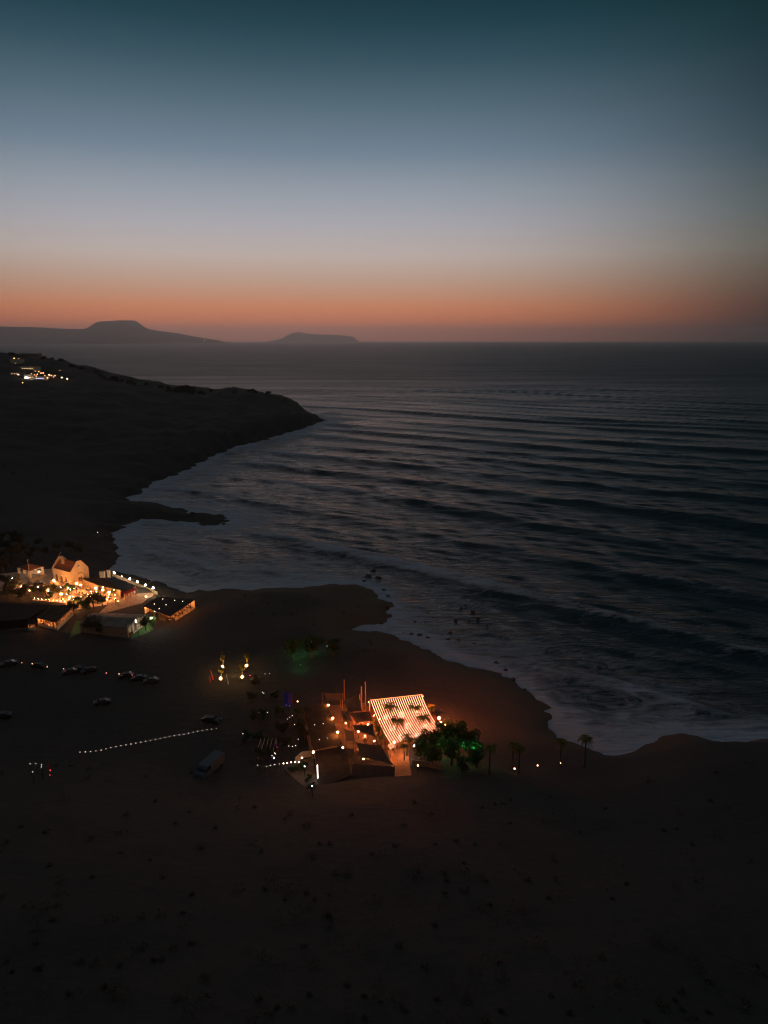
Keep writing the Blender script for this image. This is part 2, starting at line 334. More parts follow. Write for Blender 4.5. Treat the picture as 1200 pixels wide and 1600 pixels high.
# ------------------------------------------------------------------ haze over the whole bay
bpy.ops.mesh.primitive_cube_add(size=1, location=(0, 22000, 397)); hz = bpy.context.active_object
hz.name = 'haze'; hz.scale = (110000, 52000, 820); hz['kind'] = 'stuff'
m = bpy.data.materials.new('haze'); m.use_nodes = True; t = m.node_tree; t.nodes.clear()
o = t.nodes.new('ShaderNodeOutputMaterial'); v = t.nodes.new('ShaderNodeVolumePrincipled')
v.inputs['Density'].default_value = 3.5e-5; v.inputs['Color'].default_value = (.96, .98, 1, 1); v.inputs['Anisotropy'].default_value = .8
t.links.new(v.outputs[0], o.inputs['Volume']); hz.data.materials.append(m)
# ------------------------------------------------------------------ builders
random.seed(11)
class MB:
    def __init__(s): s.v = []; s.f = []
    def face(s, pts):
        n = len(s.v); s.v += [tuple(p) for p in pts]; s.f.append(tuple(range(n, n + len(pts))))
    def prism(s, poly, z0, z1):
        """poly: list of (x,y); z0/z1 numbers or per-corner lists"""
        n = len(poly); a = sum(poly[i][0] * poly[(i + 1) % n][1] - poly[(i + 1) % n][0] * poly[i][1] for i in range(n))
        zz0 = z0 if isinstance(z0, (list, tuple)) else [z0] * n; zz1 = z1 if isinstance(z1, (list, tuple)) else [z1] * n
        idx = list(range(n)) if a > 0 else list(range(n))[::-1]
        b = len(s.v)
        s.v += [(poly[i][0], poly[i][1], zz0[i]) for i in idx] + [(poly[i][0], poly[i][1], zz1[i]) for i in idx]
        s.f.append(tuple(range(b, b + n))[::-1]); s.f.append(tuple(range(b + n, b + 2 * n)))
        for i in range(n):
            j = (i + 1) % n; s.f.append((b + i, b + j, b + n + j, b + n + i))
    def box(s, c, d, rz=0.0):
        hx, hy = d[0] / 2, d[1] / 2; ca, sa = math.cos(rz), math.sin(rz)
        s.prism([(c[0] + x * ca - y * sa, c[1] + x * sa + y * ca) for x, y in ((-hx, -hy), (hx, -hy), (hx, hy), (-hx, hy))], c[2] - d[2] / 2, c[2] + d[2] / 2)
    def wall(s, a, b, z0, z1, th=.2, z1b=None):
        a = Vector(a[:2]); b = Vector(b[:2]); d = (b - a)
        if d.length < 1e-4: return
        n = Vector((-d.y, d.x)).normalized() * th / 2
        q = z1 if z1b is None else z1b
        s.prism([tuple(a - n), tuple(b - n), tuple(b + n), tuple(a + n)], z0, [z1, q, q, z1])
    def tube(s, path, r, n=6, cap=True):
        path = [Vector(p) for p in path]; rr = r if isinstance(r, (list, tuple)) else [r] * len(path)
        b = len(s.v); up = Vector((0, 0, 1))
        for i, p in enumerate(path):
            d = (path[min(i + 1, len(path) - 1)] - path[max(i - 1, 0)]).normalized()
            u = d.cross(up if abs(d.z) < .95 else Vector((1, 0, 0))).normalized(); w = u.cross(d).normalized()
            for k in range(n):
                a = 2 * math.pi * k / n; s.v.append(tuple(p + (u * math.cos(a) + w * math.sin(a)) * rr[i]))
        for i in range(len(path) - 1):
            for k in range(n):
                k2 = (k + 1) % n; s.f.append((b + i * n + k, b + i * n + k2, b + (i + 1) * n + k2, b + (i + 1) * n + k))
        if cap: s.f.append(tuple(range(b, b + n))[::-1]); s.f.append(tuple(range(b + (len(path) - 1) * n, b + len(path) * n)))
    def lathe(s, c, prof, n=12):
        b = len(s.v)
        for r, z in prof:
            for k in range(n):
                a = 2 * math.pi * k / n; s.v.append((c[0] + r * math.cos(a), c[1] + r * math.sin(a), c[2] + z))
        for i in range(len(prof) - 1):
            for k in range(n):
                k2 = (k + 1) % n; s.f.append((b + i * n + k, b + i * n + k2, b + (i + 1) * n + k2, b + (i + 1) * n + k))
        s.f.append(tuple(range(b, b + n))[::-1]); s.f.append(tuple(range(b + (len(prof) - 1) * n, b + len(prof) * n)))
    def ball(s, c, r, n=8, m=5, sq=1.0):
        s.lathe(c, [(max(r * math.sin(math.pi * i / m), .001), -r * sq * math.cos(math.pi * i / m)) for i in range(m + 1)], n)
    def obj(s, name, m, parent=None, loc=(0, 0, 0), rz=0, smooth=False):
        me = bpy.data.meshes.new(name); me.from_pydata(s.v, [], s.f); me.update()
        if smooth: me.polygons.foreach_set('use_smooth', [True] * len(me.polygons))
        me.materials.append(m)
        o = bpy.data.objects.new(name, me); COL.objects.link(o)
        if parent: o.parent = parent
        else: o.location = loc; o.rotation_euler = (0, 0, rz)
        return o
def tag(o, label, cat, group=None, kind=None):
    if label: o['label'] = label
    if cat: o['category'] = cat
    if group: o['group'] = group
    if kind: o['kind'] = kind
    return o
def thing(name, label, cat, loc=(0, 0, 0), rz=0, group=None):
    o = bpy.data.objects.new(name, None); COL.objects.link(o); o.location = loc; o.rotation_euler = (0, 0, rz); o.empty_display_size = .3
    return tag(o, label, cat, group)
def dup(root, label, loc, rz=0, sc=1.0, group=None):
    r_ = root.copy(); COL.objects.link(r_); r_.location = loc; r_.rotation_euler = (0, 0, rz); r_.scale = (sc,) * 3; r_['label'] = label
    if group: r_['group'] = group
    for ch in root.children:
        c = ch.copy(); COL.objects.link(c); c.parent = r_
        for g in ch.children:
            d = g.copy(); COL.objects.link(d); d.parent = c
    return r_
def stock(make):
    """first use moves the prototype itself, later uses copy it"""
    st = {}
    def place(label, loc, rz=0, sc=1.0, group=None):
        if 'o' not in st:
            o = make(); st['o'] = o; st['used'] = True
            o.location = loc; o.rotation_euler = (0, 0, rz); o.scale = (sc,) * 3; o['label'] = label
            if group: o['group'] = group
            return o
        return dup(st['o'], label, loc, rz, sc, group)
    return place
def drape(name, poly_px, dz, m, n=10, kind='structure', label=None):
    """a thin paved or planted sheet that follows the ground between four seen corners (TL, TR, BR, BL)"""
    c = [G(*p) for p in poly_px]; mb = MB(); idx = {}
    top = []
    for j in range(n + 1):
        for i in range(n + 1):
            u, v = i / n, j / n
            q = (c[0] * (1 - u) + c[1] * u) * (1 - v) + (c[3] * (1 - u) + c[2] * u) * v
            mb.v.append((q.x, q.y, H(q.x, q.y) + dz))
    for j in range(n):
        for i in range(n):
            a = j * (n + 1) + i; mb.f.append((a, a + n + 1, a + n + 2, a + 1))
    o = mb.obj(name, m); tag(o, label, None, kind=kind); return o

# materials
M = {}
M['plaster'] = mat('cream_plaster', (.62, .55, .42), .85, .15, .6, .02)
M['stone'] = mat('rubble_stone', (.34, .27, .20), .9, .45, 2.2, .06)
M['terrace'] = mat('terrace_paving', (.33, .27, .21), .85, .3, .9, .01)
M['tile'] = mat('clay_tiles', (.30, .12, .07), .8, .35, 1.5, .04)
M['darkroof'] = mat('dark_roofing', (.035, .031, .03), .8, .4, .7, .03)
M['greyroof'] = mat('grey_roofing', (.20, .19, .17), .75, .35, .35, .02)
M['blueroof'] = mat('blue_grey_roofing', (.055, .075, .09), .7, .3, .35, .02)
M['brownroof'] = mat('reed_roofing', (.085, .052, .028), .85, .35, .45, .03)
M['wood'] = mat('weathered_wood', (.16, .10, .06), .8, .35, 3)
M['lightwood'] = mat('painted_wood', (.45, .36, .26), .7, .2, 3)
M['metal'] = mat('dark_metal', (.05, .05, .05), .5, .2, 3, metal=.6)
M['cable'] = mat('black_cable', (.02, .02, .02), .6, .1, 3)
M['white'] = mat('white_paint', (.75, .74, .70), .5, .06, 2)
M['cloth'] = mat('white_cloth', (.72, .70, .66), .9, .08, 2)
M['red'] = mat('red_paint', (.45, .05, .04), .6, .2, 2)
M['sail'] = mat('taupe_sailcloth', (.10, .075, .06), .9, .25, .4, .01)
def leafmat(name, a, b):
    m = mat(name, a, .75, .0, .9, col2=b); t = m.node_tree; p = t.nodes['Principled BSDF']
    tl = t.nodes.new('ShaderNodeBsdfTranslucent'); mxs = t.nodes.new('ShaderNodeMixShader'); mxs.inputs[0].default_value = .42
    src = p.inputs['Base Color'].links[0].from_socket; t.links.new(src, tl.inputs[0]); t.links.new(p.outputs[0], mxs.inputs[1]); t.links.new(tl.outputs[0], mxs.inputs[2])
    t.links.new(mxs.outputs[0], t.nodes['Material Output'].inputs[0]); return m
M['leaf'] = leafmat('olive_foliage', (.085, .09, .05), (.04, .048, .026))
M['leafgreen'] = leafmat('green_foliage', (.07, .14, .05), (.025, .06, .025))
M['metal'].node_tree.nodes['Principled BSDF'].inputs['Metallic'].default_value = .2
M['palm'] = leafmat('palm_fronds', (.24, .24, .06), (.12, .13, .035))
M['bark'] = mat('bark', (.14, .10, .07), .95, .4, 4, .03)
M['grass'] = mat('lawn_grass', (.09, .20, .07), .9, .4, 3, .02)
M['car'] = mat('grey_car_paint', (.05, .056, .065), .4, .05, 1, spec=.3)
M['cardark'] = mat('dark_car_paint', (.022, .027, .032), .4, .05, 1, spec=.3)
M['carwhite'] = mat('white_car_paint', (.55, .58, .60), .4, .05, 1, spec=.6)
M['glass'] = mat('dark_glass', (.015, .017, .02), .12, .05, 1, spec=.8)
M['tyre'] = mat('black_rubber', (.02, .02, .02), .9, .1, 3)
M['rock'] = mat('shore_rock', (.085, .075, .065), .9, .45, 1.2, .1)
M['skin'] = mat('clothed_figure', (.12, .09, .08), .9, .3, 2)
M['banner'] = mat('blue_banner_cloth', (.06, .08, .55), .8, .2, 2)
WARM = (1.0, .36, .10); AMB = (1.0, .30, .08); WHT = (1.0, .86, .68)

def emi(name, col, s):
    if name not in M: M[name] = emis(name, col, s)
    return M[name]

# ---- lamps
def lamp_post(label, p, h=3.0, r=.2, col=WARM, s=400, cat='lamp', group=None, name='lamp_post', key=None, post=True, dish=0):
    o = thing(name, label, cat, (p.x, p.y, p.z), 0, group)
    if post:
        a = MB(); a.tube([(0, 0, -.4), (0, 0, h - r)], [.06, .045], 6); a.lathe((0, 0, 0), [(.16, -.3), (.16, .06), (.08, .12)], 8); a.lathe((0, 0, h - r - .05), [(.05, 0), (.1, .04), (.1, .08)], 8); a.obj('post', M['metal'], o)
    if dish:
        d_ = MB(); d_.lathe((0, -r * .8, h - r * 1.4), [(dish * .3, 0), (dish, .12), (dish, .16), (dish * .3, .04)], 10); d_.obj('light_shield', M['metal'], o)  # dark dish added to keep the lamp's light off the ground
    g = MB(); g.ball((0, 0, h), r, 10, 6); gl = g.obj('globe', emi(key or 'glow_%.2f_%.2f_%.2f_%.1f' % (*col, s), col, s), o, smooth=True)
    return o

def garden_spot(label, p, col, power, group=None, h=.5):
    o = thing('garden_spotlight', label, 'garden light', (p.x, p.y, p.z), 0, group)
    a = MB(); a.tube([(0, 0, -.3), (0, 0, h - .1)], [.03, .03], 5); a.lathe((0, 0, h - .12), [(.07, 0), (.09, .08), (.07, .1)], 8); a.obj('housing', M['metal'], o)
    g = MB(); g.lathe((0, 0, h - .015), [(.06, 0), (.06, .01)], 8); g.obj('lens', emi('lens_%s' % (col,), col, 4), o)
    ld = bpy.data.lights.new('lamp', 'POINT'); ld.color = col; ld.energy = power; ld.shadow_soft_size = .12
    lo = bpy.data.objects.new('lamp', ld); COL.objects.link(lo); lo.parent = o; lo.location = (0, 0, h + .15)
    return o

def spill_light(o, loc, col, power, size=.4):  # bare point light, added where the ground needs more spill
    ld = bpy.data.lights.new('lamp', 'POINT'); ld.color = col; ld.energy = power; ld.shadow_soft_size = size
    lo = bpy.data.objects.new('lamp', ld); COL.objects.link(lo); lo.parent = o; lo.location = loc

# ---- trees
def leaves(mb, c, rad, n, size, rnd, squash=.8, shell=.45):
    for _ in range(n):
        while True:
            d = Vector((rnd.uniform(-1, 1), rnd.uniform(-1, 1), rnd.uniform(-1, 1)))
            if shell < d.length < 1: break
        p = Vector(c) + Vector((d.x * rad, d.y * rad, d.z * rad * squash))
        u = Vector((rnd.gauss(0, 1), rnd.gauss(0, 1), rnd.gauss(0, 1))).normalized(); w = u.cross(Vector((rnd.gauss(0, 1), rnd.gauss(0, 1), rnd.gauss(0, 1)))).normalized()
        s = size * rnd.uniform(.6, 1.3)
        mb.face([p - u * s, p - w * s * .5, p + u * s, p + w * s * .5])
def make_tree(seed, h=5.0, cr=2.2, nb=11, leafmat='leaf', name='tree', squash=.75, size=.2, per=150, cat='tree'):
    def mk():
        rnd = random.Random(seed); o = thing(name, '', cat)
        t = MB(); top = h * .55
        t.tube([(0, 0, -.5), (.1, .05, top * .5), (.05, -.1, top)], [.09 * h * .5, .07 * h * .5, .05 * h * .5], 7)
        c = MB()
        for k in range(nb):
            a = rnd.uniform(0, 6.28); rr = cr * rnd.uniform(.2, .85); zc = h * rnd.uniform(.5, .95) - rr * .15
            q = (rr * math.cos(a), rr * math.sin(a), zc)
            t.tube([(0, 0, top * rnd.uniform(.5, 1)), (q[0] * .5, q[1] * .5, zc * .82), q], [.03 * h * .5, .02 * h * .5, .012 * h * .5], 5)
            leaves(c, q, cr * rnd.uniform(.3, .55), per, size, rnd, squash)
        t.obj('trunk', M['bark'], o); c.obj('crown', M[leafmat], o)
        return o
    return stock(mk)
def make_palm(seed, h=5.0, fr=2.2, nf=26, name='palm_tree'):
    def mk():
        rnd = random.Random(seed); o = thing(name, '', 'palm tree')
        t = MB(); lean = rnd.uniform(-.25, .25)
        t.tube([(0, 0, -.5), (lean * .3, 0, h * .4), (lean * .8, .05, h * .8), (lean, .05, h)], [.26, .2, .17, .2], 8)
        c = MB()
        for k in range(nf):
            a = 2.399 * k + rnd.uniform(-.2, .2); el = rnd.uniform(-.5, 1.15); L_ = fr * rnd.uniform(.8, 1.1)
            d = Vector((math.cos(a), math.sin(a), 0)); sd = Vector((-math.sin(a), math.cos(a), 0))
            pts = []
            for i in range(8):
                u = i / 7; pts.append(Vector((lean, .05, h + .1)) + d * (L_ * u * math.cos(el * .6)) + Vector((0, 0, L_ * (math.sin(el) * u - .75 * u * u))))
            c.tube(pts, [.045] * 7 + [.01], 3, False)
            for i in range(1, 8):
                ll = .5 * fr * .5 * math.sin(math.pi * (i / 8) ** .8) + .12
                for sg in (-1, 1):
                    for w in (0, .5):
                        q = pts[i] * (1 - w) + pts[i - 1] * w; tip = q + sd * sg * ll + d * ll * .5 + Vector((0, 0, -ll * .35))
                        c.face([q, q + d * .16, tip])
        t.obj('trunk', M['bark'], o); c.obj('crown', M['palm'], o)
        return o
    return stock(mk)

# ---- vehicles
def make_car(paint, kind='car', name='parked_car'):
    def mk():
        o = thing(name, '', 'car' if kind == 'car' else 'van')
        if kind == 'car':
            Ln, Wd = 4.3, 1.75
            prof = [(-2.15, .35), (-2.12, .8), (-1.95, .95), (-1.3, 1.0), (-.75, 1.42), (.75, 1.45), (1.6, 1.02), (2.05, .95), (2.15, .6), (2.12, .35)]
            cab = [(-1.22, 1.0), (-.72, 1.40), (.72, 1.43), (1.5, 1.02)]
        else:
            Ln, Wd = 6.4, 2.1
            prof = [(-3.2, .45), (-3.2, 1.0), (-3.0, 1.35), (-2.5, 1.5), (-1.9, 2.35), (3.1, 2.45), (3.2, 2.2), (3.2, .45)]
            cab = [(-2.45, 1.5), (-1.92, 2.25), (-1.0, 2.3), (-1.0, 1.5)]
        w = Wd / 2; b = MB(); n = len(prof); base = 0
        for sg in (-1, 1):
            for x, z in prof: b.v.append((x, sg * (w if z < 1.05 or kind != 'car' else w * .8), z))
        b.f.append(tuple(range(n))); b.f.append(tuple(range(n, 2 * n))[::-1])
        for i in range(n):
            j = (i + 1) % n; b.f.append((i, i + n, j + n, j))
        bo = b.obj('body', M[paint], o)
        g = MB(); wi = w * (.83 if kind == 'car' else 1.0)
        for sg in (-1, 1):
            y = sg * (wi + .02); g.face([(x, y + (sg * .09 if (z < 1.1 and kind == 'car') else 0), z) for x, z in (cab if sg < 0 else cab[::-1])])
        f = cab[0], cab[1]; k = cab[2], cab[3]
        g.face([(f[0][0] - .03, -wi * .92, f[0][1] + .04), (f[1][0] - .03, -wi * .85, f[1][1] + .02), (f[1][0] - .03, wi * .85, f[1][1] + .02), (f[0][0] - .03, wi * .92, f[0][1] + .04)])
        if kind == 'car': g.face([(k[1][0] + .04, -wi * .92, k[1][1] + .03), (k[1][0] + .04, wi * .92, k[1][1] + .03), (k[0][0] + .04, wi * .85, k[0][1] + .02), (k[0][0] + .04, -wi * .85, k[0][1] + .02)])
        g.obj('window', M['glass'], o)
        for x in (-Ln * .32, Ln * .32):
            for sg in (-1, 1):
                q = MB(); q.tube([(x, sg * (w - .2), .33), (x, sg * (w + .01), .33)], .33, 12); q.obj('wheel', M['tyre'], o)
        for sg in (-1, 1):
            q = MB(); q.box((-Ln / 2 - .005, sg * w * .7, .72), (.08, .32, .16)); q.obj('headlight', M['white'], o)
        return o
    return stock(mk)

# ---- person (one continuous skinned body)
def make_person(pose):
    def mk():
        s = 1 if pose == 'stand' else 0
        if s:
            J = [((0, 0, .95), .15), ((0, 0, 1.2), .14), ((0, 0, 1.42), .16), ((0, 0, 1.53), .06), ((0, .01, 1.63), .09), ((0, 0, 1.74), .08),
                 ((.19, 0, 1.42), .06), ((.24, .03, 1.16), .045), ((.22, -.1, .93), .035), ((.22, -.14, .84), .03), ((-.19, 0, 1.42), .06), ((-.25, .03, 1.16), .045), ((-.2, -.14, .98), .035), ((-.18, -.2, .92), .03),
                 ((.1, 0, .88), .1), ((.12, -.02, .5), .07), ((.12, .03, .09), .05), ((.13, -.13, .04), .04), ((-.1, 0, .88), .1), ((-.13, -.05, .5), .07), ((-.14, 0, .09), .05), ((-.15, -.15, .04), .04)]
        else:
            J = [((0, 0, .55), .16), ((0, .03, .8), .15), ((0, .0, 1.0), .16), ((0, 0, 1.11), .06), ((0, -.02, 1.21), .09), ((0, -.02, 1.32), .08),
                 ((.19, 0, 1.0), .06), ((.25, -.06, .78), .045), ((.16, -.3, .76), .035), ((.12, -.38, .77), .03), ((-.19, 0, 1.0), .06), ((-.25, -.06, .78), .045), ((-.16, -.3, .76), .035), ((-.12, -.38, .77), .03),
                 ((.1, -.05, .52), .1), ((.13, -.45, .5), .07), ((.13, -.42, .09), .05), ((.13, -.56, .04), .04), ((-.1, -.05, .52), .1), ((-.13, -.45, .5), .07), ((-.13, -.42, .09), .05), ((-.13, -.56, .04), .04)]
        E = [(0, 1), (1, 2), (2, 3), (3, 4), (4, 5), (2, 6), (6, 7), (7, 8), (8, 9), (2, 10), (10, 11), (11, 12), (12, 13), (0, 14), (14, 15), (15, 16), (16, 17), (0, 18), (18, 19), (19, 20), (20, 21)]
        me = bpy.data.meshes.new('person'); me.from_pydata([j[0] for j in J], E, []); me.update()
        o = bpy.data.objects.new('person', me); COL.objects.link(o)
        o.modifiers.new('skin', 'SKIN'); sk = me.skin_vertices[0].data
        for i, j in enumerate(J): sk[i].radius = (j[1], j[1] * .85); sk[i].use_root = (i == 0)
        o.modifiers.new('sub', 'SUBSURF').levels = 1; o.modifiers['sub'].render_levels = 1
        me.materials.append(M['skin']); o['category'] = 'person'
        return o
    return stock(mk)
stand = make_person('stand'); sit = make_person('sit')

# ---- tables
def make_table(kind='square'):
    def mk():
        o = thing('dining_table' if kind == 'square' else 'round_table', '', 'table')
        t = MB()
        if kind == 'square': t.box((0, 0, .74), (1.0, .9, .05))
        else: t.lathe((0, 0, 0), [(.93, .1), (.88, .72), (.9, .76), (.02, .765)], 20)
        t.obj('tabletop' if kind == 'square' else 'tablecloth', M['lightwood'] if kind == 'square' else M['cloth'], o)
        for k in range(4):
            q = MB(); a = k * math.pi / 2 + .78; q.tube([(.5 * math.cos(a), .5 * math.sin(a), 0), (.5 * math.cos(a), .5 * math.sin(a), .71)], .03, 5); q.obj('leg', M['wood'], o)
        return o
    return stock(mk)
def make_chair():
    o = thing('chair', '', 'chair')
    a = MB(); a.box((0, 0, .45), (.44, .44, .05)); a.obj('seat', M['wood'], o)
    a = MB(); a.box((0, .2, .72), (.42, .04, .42)); a.obj('backrest', M['wood'], o)
    for x in (-.18, .18):
        for y in (-.18, .18):
            q = MB(); q.tube([(x, y, 0), (x, y, .44)], .022, 4); q.obj('leg', M['wood'], o)
    return o
tableS = make_table('square'); tableR = make_table('round'); chairP = stock(make_chair)
ORD = ['first', 'second', 'third', 'fourth', 'fifth', 'sixth', 'seventh', 'eighth', 'ninth', 'tenth', 'eleventh', 'twelfth', 'thirteenth', 'fourteenth', 'fifteenth', 'sixteenth', 'seventeenth', 'eighteenth', 'nineteenth', 'twentieth']
# ------------------------------------------------------------------ shelters and houses from their roof outlines
def shelter(name, label, cat, roof_px, height, roofmat, edges, wallmat='plaster', over=.35, th=.18, lamps=(), lamp_col=AMB, lamp_s=120, floor='terrace', spacing=2.6, ridge=0, hdiff=(0, 0, 0, 0), lamp_r=.13, lamp_drop=.7, gz=None):
    n = len(roof_px); cx = sum(p[0] for p in roof_px) / n; cyy = sum(p[1] for p in roof_px) / n
    if gz is None: gz = G(cx, cyy + height * 3.2).z
    W_ = [P(p[0], p[1], gz + height + hd) for p, hd in zip(roof_px, hdiff)]
    O = sum(W_, Vector()) / n; O.z = gz
    c = [w - O for w in W_]
    o = thing(name, label, cat, tuple(O))
    r_ = MB()
    if ridge:      # pitched: ridge along the long direction between the middles of edges 3 and 1
        m1 = (c[1] + c[2]) / 2 + Vector((0, 0, ridge)); m3 = (c[3] + c[0]) / 2 + Vector((0, 0, ridge)); dz = Vector((0, 0, -th))
        for a_, b_ in ((0, 1), (2, 3)):
            A, B = c[a_], c[b_]; C_, D = (m1, m3) if a_ == 0 else (m3, m1)
            r_.face([A, B, C_, D][::-1]); r_.face([A + dz, B + dz, C_ + dz, D + dz]); r_.face([A, B, B + dz, A + dz])
            r_.face([B, C_, C_ + dz, B + dz]); r_.face([D, A, A + dz, D + dz])
    else:
        r_.prism([(p.x, p.y) for p in c], [p.z - th for p in c], [p.z for p in c])
    r_.obj('roof', M[roofmat], o)
    ins = []
    for p in c:
        q = Vector((p.x, p.y)); l = q.length; ins.append(q * max(.3, (l - over * 1.4) / l))
    if floor:
        f = MB(); f.prism([tuple(q * 1.03) for q in ins], -1.5, .12); f.obj('floor', M[floor], o)
    for i, st in enumerate(edges):
        a, b = ins[i], ins[(i + 1) % n]; ha = c[i].z - th - .01; hb = c[(i + 1) % n].z - th - .01; ln = (b - a).length
        if st == 'wall':
            w = MB(); w.wall(a, b, -.6, ha, .22, hb)
            if ridge and i in (1, 3):
                mid = (a + b) / 2; w.face([(a.x, a.y, ha), (b.x, b.y, hb), (mid.x, mid.y, ha + ridge * .9)])
            w.obj('wall', M[wallmat], o)
        if st in ('parapet', 'window'):
            w = MB(); w.wall(a, b, -.6, .95, .22)
            if st == 'window': w.wall(a, b, min(ha, hb) - .35, ha - .02, .2, hb - .02)
            w.obj('wall', M[wallmat], o)
        if st in ('parapet', 'window', 'open'):
            k = max(2, int(ln / (spacing if st != 'window' else 1.35)) + 1); full = MB()
            for j in range(k):
                if j == k - 1 and edges[(i + 1) % n] in ('parapet', 'window', 'open'): continue
                u = j / (k - 1); q = a.lerp(b, u); z1 = ha + (hb - ha) * u
                pm = MB(); pm.box((q.x, q.y, (z1 - .35) / 2), (.16 if st != 'window' else .2, .16 if st != 'window' else .24, z1 + .3))
                pm.obj('post', M['lightwood' if st != 'open' else 'wood'], o)
    for (u, v) in lamps:
        q = (ins[0] * (1 - u) + ins[1] * u) * (1 - v) + (ins[3] * (1 - u) + ins[2] * u) * v
        zt = min(p.z for p in c)
        g = MB(); g.ball((q.x, q.y, zt - lamp_drop), lamp_r, 8, 5); lo = g.obj('ceiling_lamp', emi('ceil_%s_%d' % (lamp_col, lamp_s), lamp_col, lamp_s), o, smooth=True)
        k = MB(); k.tube([(q.x, q.y, zt - lamp_drop + lamp_r), (q.x, q.y, zt - .16)], .02, 4); k.obj('cord', M['cable'], lo)
    o['_c'] = 0; del o['_c']
    def inner(u, v, z=.12):
        q = (ins[0] * (1 - u) + ins[1] * u) * (1 - v) + (ins[3] * (1 - u) + ins[2] * u) * v
        return Vector((O.x + q.x, O.y + q.y, O.z + z))
    return o, inner

# paving of the courtyard between the restaurants
drape('courtyard_paving', [(64, 908), (150, 914), (216, 938), (86, 958)], .05, M['terrace'], 26)
drape('courtyard_paving', [(0, 897), (84, 889), (88, 912), (0, 924)], .09, mat('pale_concrete', (.36, .33, .28), .9, .2, .5, .01), 20)
drape('path', [(186, 931), (246, 926), (222, 943), (150, 962)], .09, M['terrace'], 20)
drape('lawn', [(208, 974), (232, 962), (240, 985), (205, 999)], .10, M['grass'], 14)
drape('lawn', [(118, 971), (140, 969), (136, 984), (108, 998)], .10, M['grass'], 14)

# chapel-like house with gables
def chapel():
    M['housewall'] = mat('dull_cream_plaster', (.40, .34, .25), .9, .25, .5, .02)
    A = G(84, 909); B = G(112, 917); Cc = G(136, 908)
    gz = (A.z + B.z + Cc.z) / 3
    A = P(84, 909, gz); B = P(112, 917, gz); Cc = P(136, 907, gz)
    u = (B - A); u.z = 0; Lx = u.length; rz = math.atan2(u.y, u.x); ux = u.normalized(); vx = Vector((-ux.y, ux.x, 0)); Wd = (Cc - B).dot(vx)
    O = A.copy(); hw = 6.0; rid = 3.6
    o = thing('house', 'cream gabled house with arched windows and brown tiled roof beside the lamp-lit terrace', 'house', tuple(O), rz)
    w = MB(); th = .3
    # long front wall with real openings
    ops = [(Lx * .22, 1.1, 3.6, 1.0), (Lx * .50, 0, 3.4, 1.3), (Lx * .74, 1.6, 3.6, .8)]
    xs = 0
    for x, z0, z1, wd in ops:
        w.box(((xs + x - wd / 2) / 2, 0, hw / 2 - .3), (x - wd / 2 - xs, th, hw + .6))
        if z0 > 0: w.box((x, 0, z0 / 2 - .3), (wd, th - .01, z0 + .6))
        w.box((x, 0, (z1 + hw) / 2), (wd, th - .01, hw - z1)); xs = x + wd / 2
    w.box(((xs + Lx) / 2, 0, hw / 2 - .3), (Lx - xs, th, hw + .6))
    w.obj('front_wall', M['housewall'], o)
    for i, (x, z0, z1, wd) in enumerate(ops):
        q = MB(); q.box((x, .12, (z0 + z1) / 2), (wd, .05, z1 - z0)); q.obj('door' if i == 1 else 'window', M['wood'] if i == 1 else M['glass'], o)
    for nm, x in (('gable_wall', Lx), ('gable_wall', 0)):
        g = MB(); e = [(0, -.6), (Wd, -.6), (Wd, hw), (Wd * .62, hw + rid), (Wd * .38, hw + rid), (0, hw)]
        n = len(e); b0 = len(g.v)
        for dx in (-.15, .15): g.v += [(x + dx, y, z) for y, z in e]
        g.f.append(tuple(range(n))[::-1]); g.f.append(tuple(range(n, 2 * n)))
        for i in range(n): g.f.append((i, (i + 1) % n, n + (i + 1) % n, n + i))
        gw = g.obj(nm, M['housewall'], o)
    g = MB(); g.tube([(Lx + .16, Wd * .5, hw + 1.6), (Lx + .2, Wd * .5, hw + 1.6)], .5, 12); g.obj('window', M['glass'], o)
    # arch over the side door
    g = MB(); pts = [(Lx + .3, Wd * .5 + 2.0 * math.cos(a), 2.6 + 2.0 * math.sin(a)) for a in [i * math.pi / 10 for i in range(11)]]
    g.tube([(Lx + .3, Wd * .5 + 2.0, 0)] + pts + [(Lx + .3, Wd * .5 - 2.0, 0)], .2, 6); g.obj('arch', M['stone'], o)
    g = MB(); g.box((Lx + .18, Wd * .5, 1.5), (.08, 1.7, 3.0)); g.obj('door', M['wood'], o)
    w = MB(); w.box((Lx / 2, Wd, hw / 2 - .3), (Lx - .31, th, hw + .6)); w.obj('back_wall', M['housewall'], o)
    rf = MB(); rf.face([(0.2, .3, hw - .25), (Lx - .2, .3, hw - .25), (Lx - .2, Wd * .5, hw + rid - .8), (.2, Wd * .5, hw + rid - .8)])
    rf.face([(Lx - .2, Wd - .3, hw - .25), (.2, Wd - .3, hw - .25), (.2, Wd * .5, hw + rid - .8), (Lx - .2, Wd * .5, hw + rid - .8)])
    ro = rf.obj('roof', M['tile'], o)
    g = MB(); e = [(-.8, 0), (.8, 0), (.8, 3.0), (.5, 3.7), (0, 4.0), (-.5, 3.7), (-.8, 3.0)]
    x0 = Lx * .30
    for dy in (-.25, .25): g.v += [(x0 + x, 2.6 + dy, hw + .6 + z) for x, z in e]
    n = len(e); g.f.append(tuple(range(n))); g.f.append(tuple(range(n, 2 * n))[::-1])
    for i in range(n): g.f.append((i, (i + 1) % n, n + (i + 1) % n, n + i))
    bc = g.obj('bell_wall', M['housewall'], ro)
    g = MB(); g.tube([(.2, 0, hw), (.9, Wd * .5, hw + rid + 2.0)], .12, 6); g.obj('roof_beam', M['lightwood'], o)
    return o
chapel()

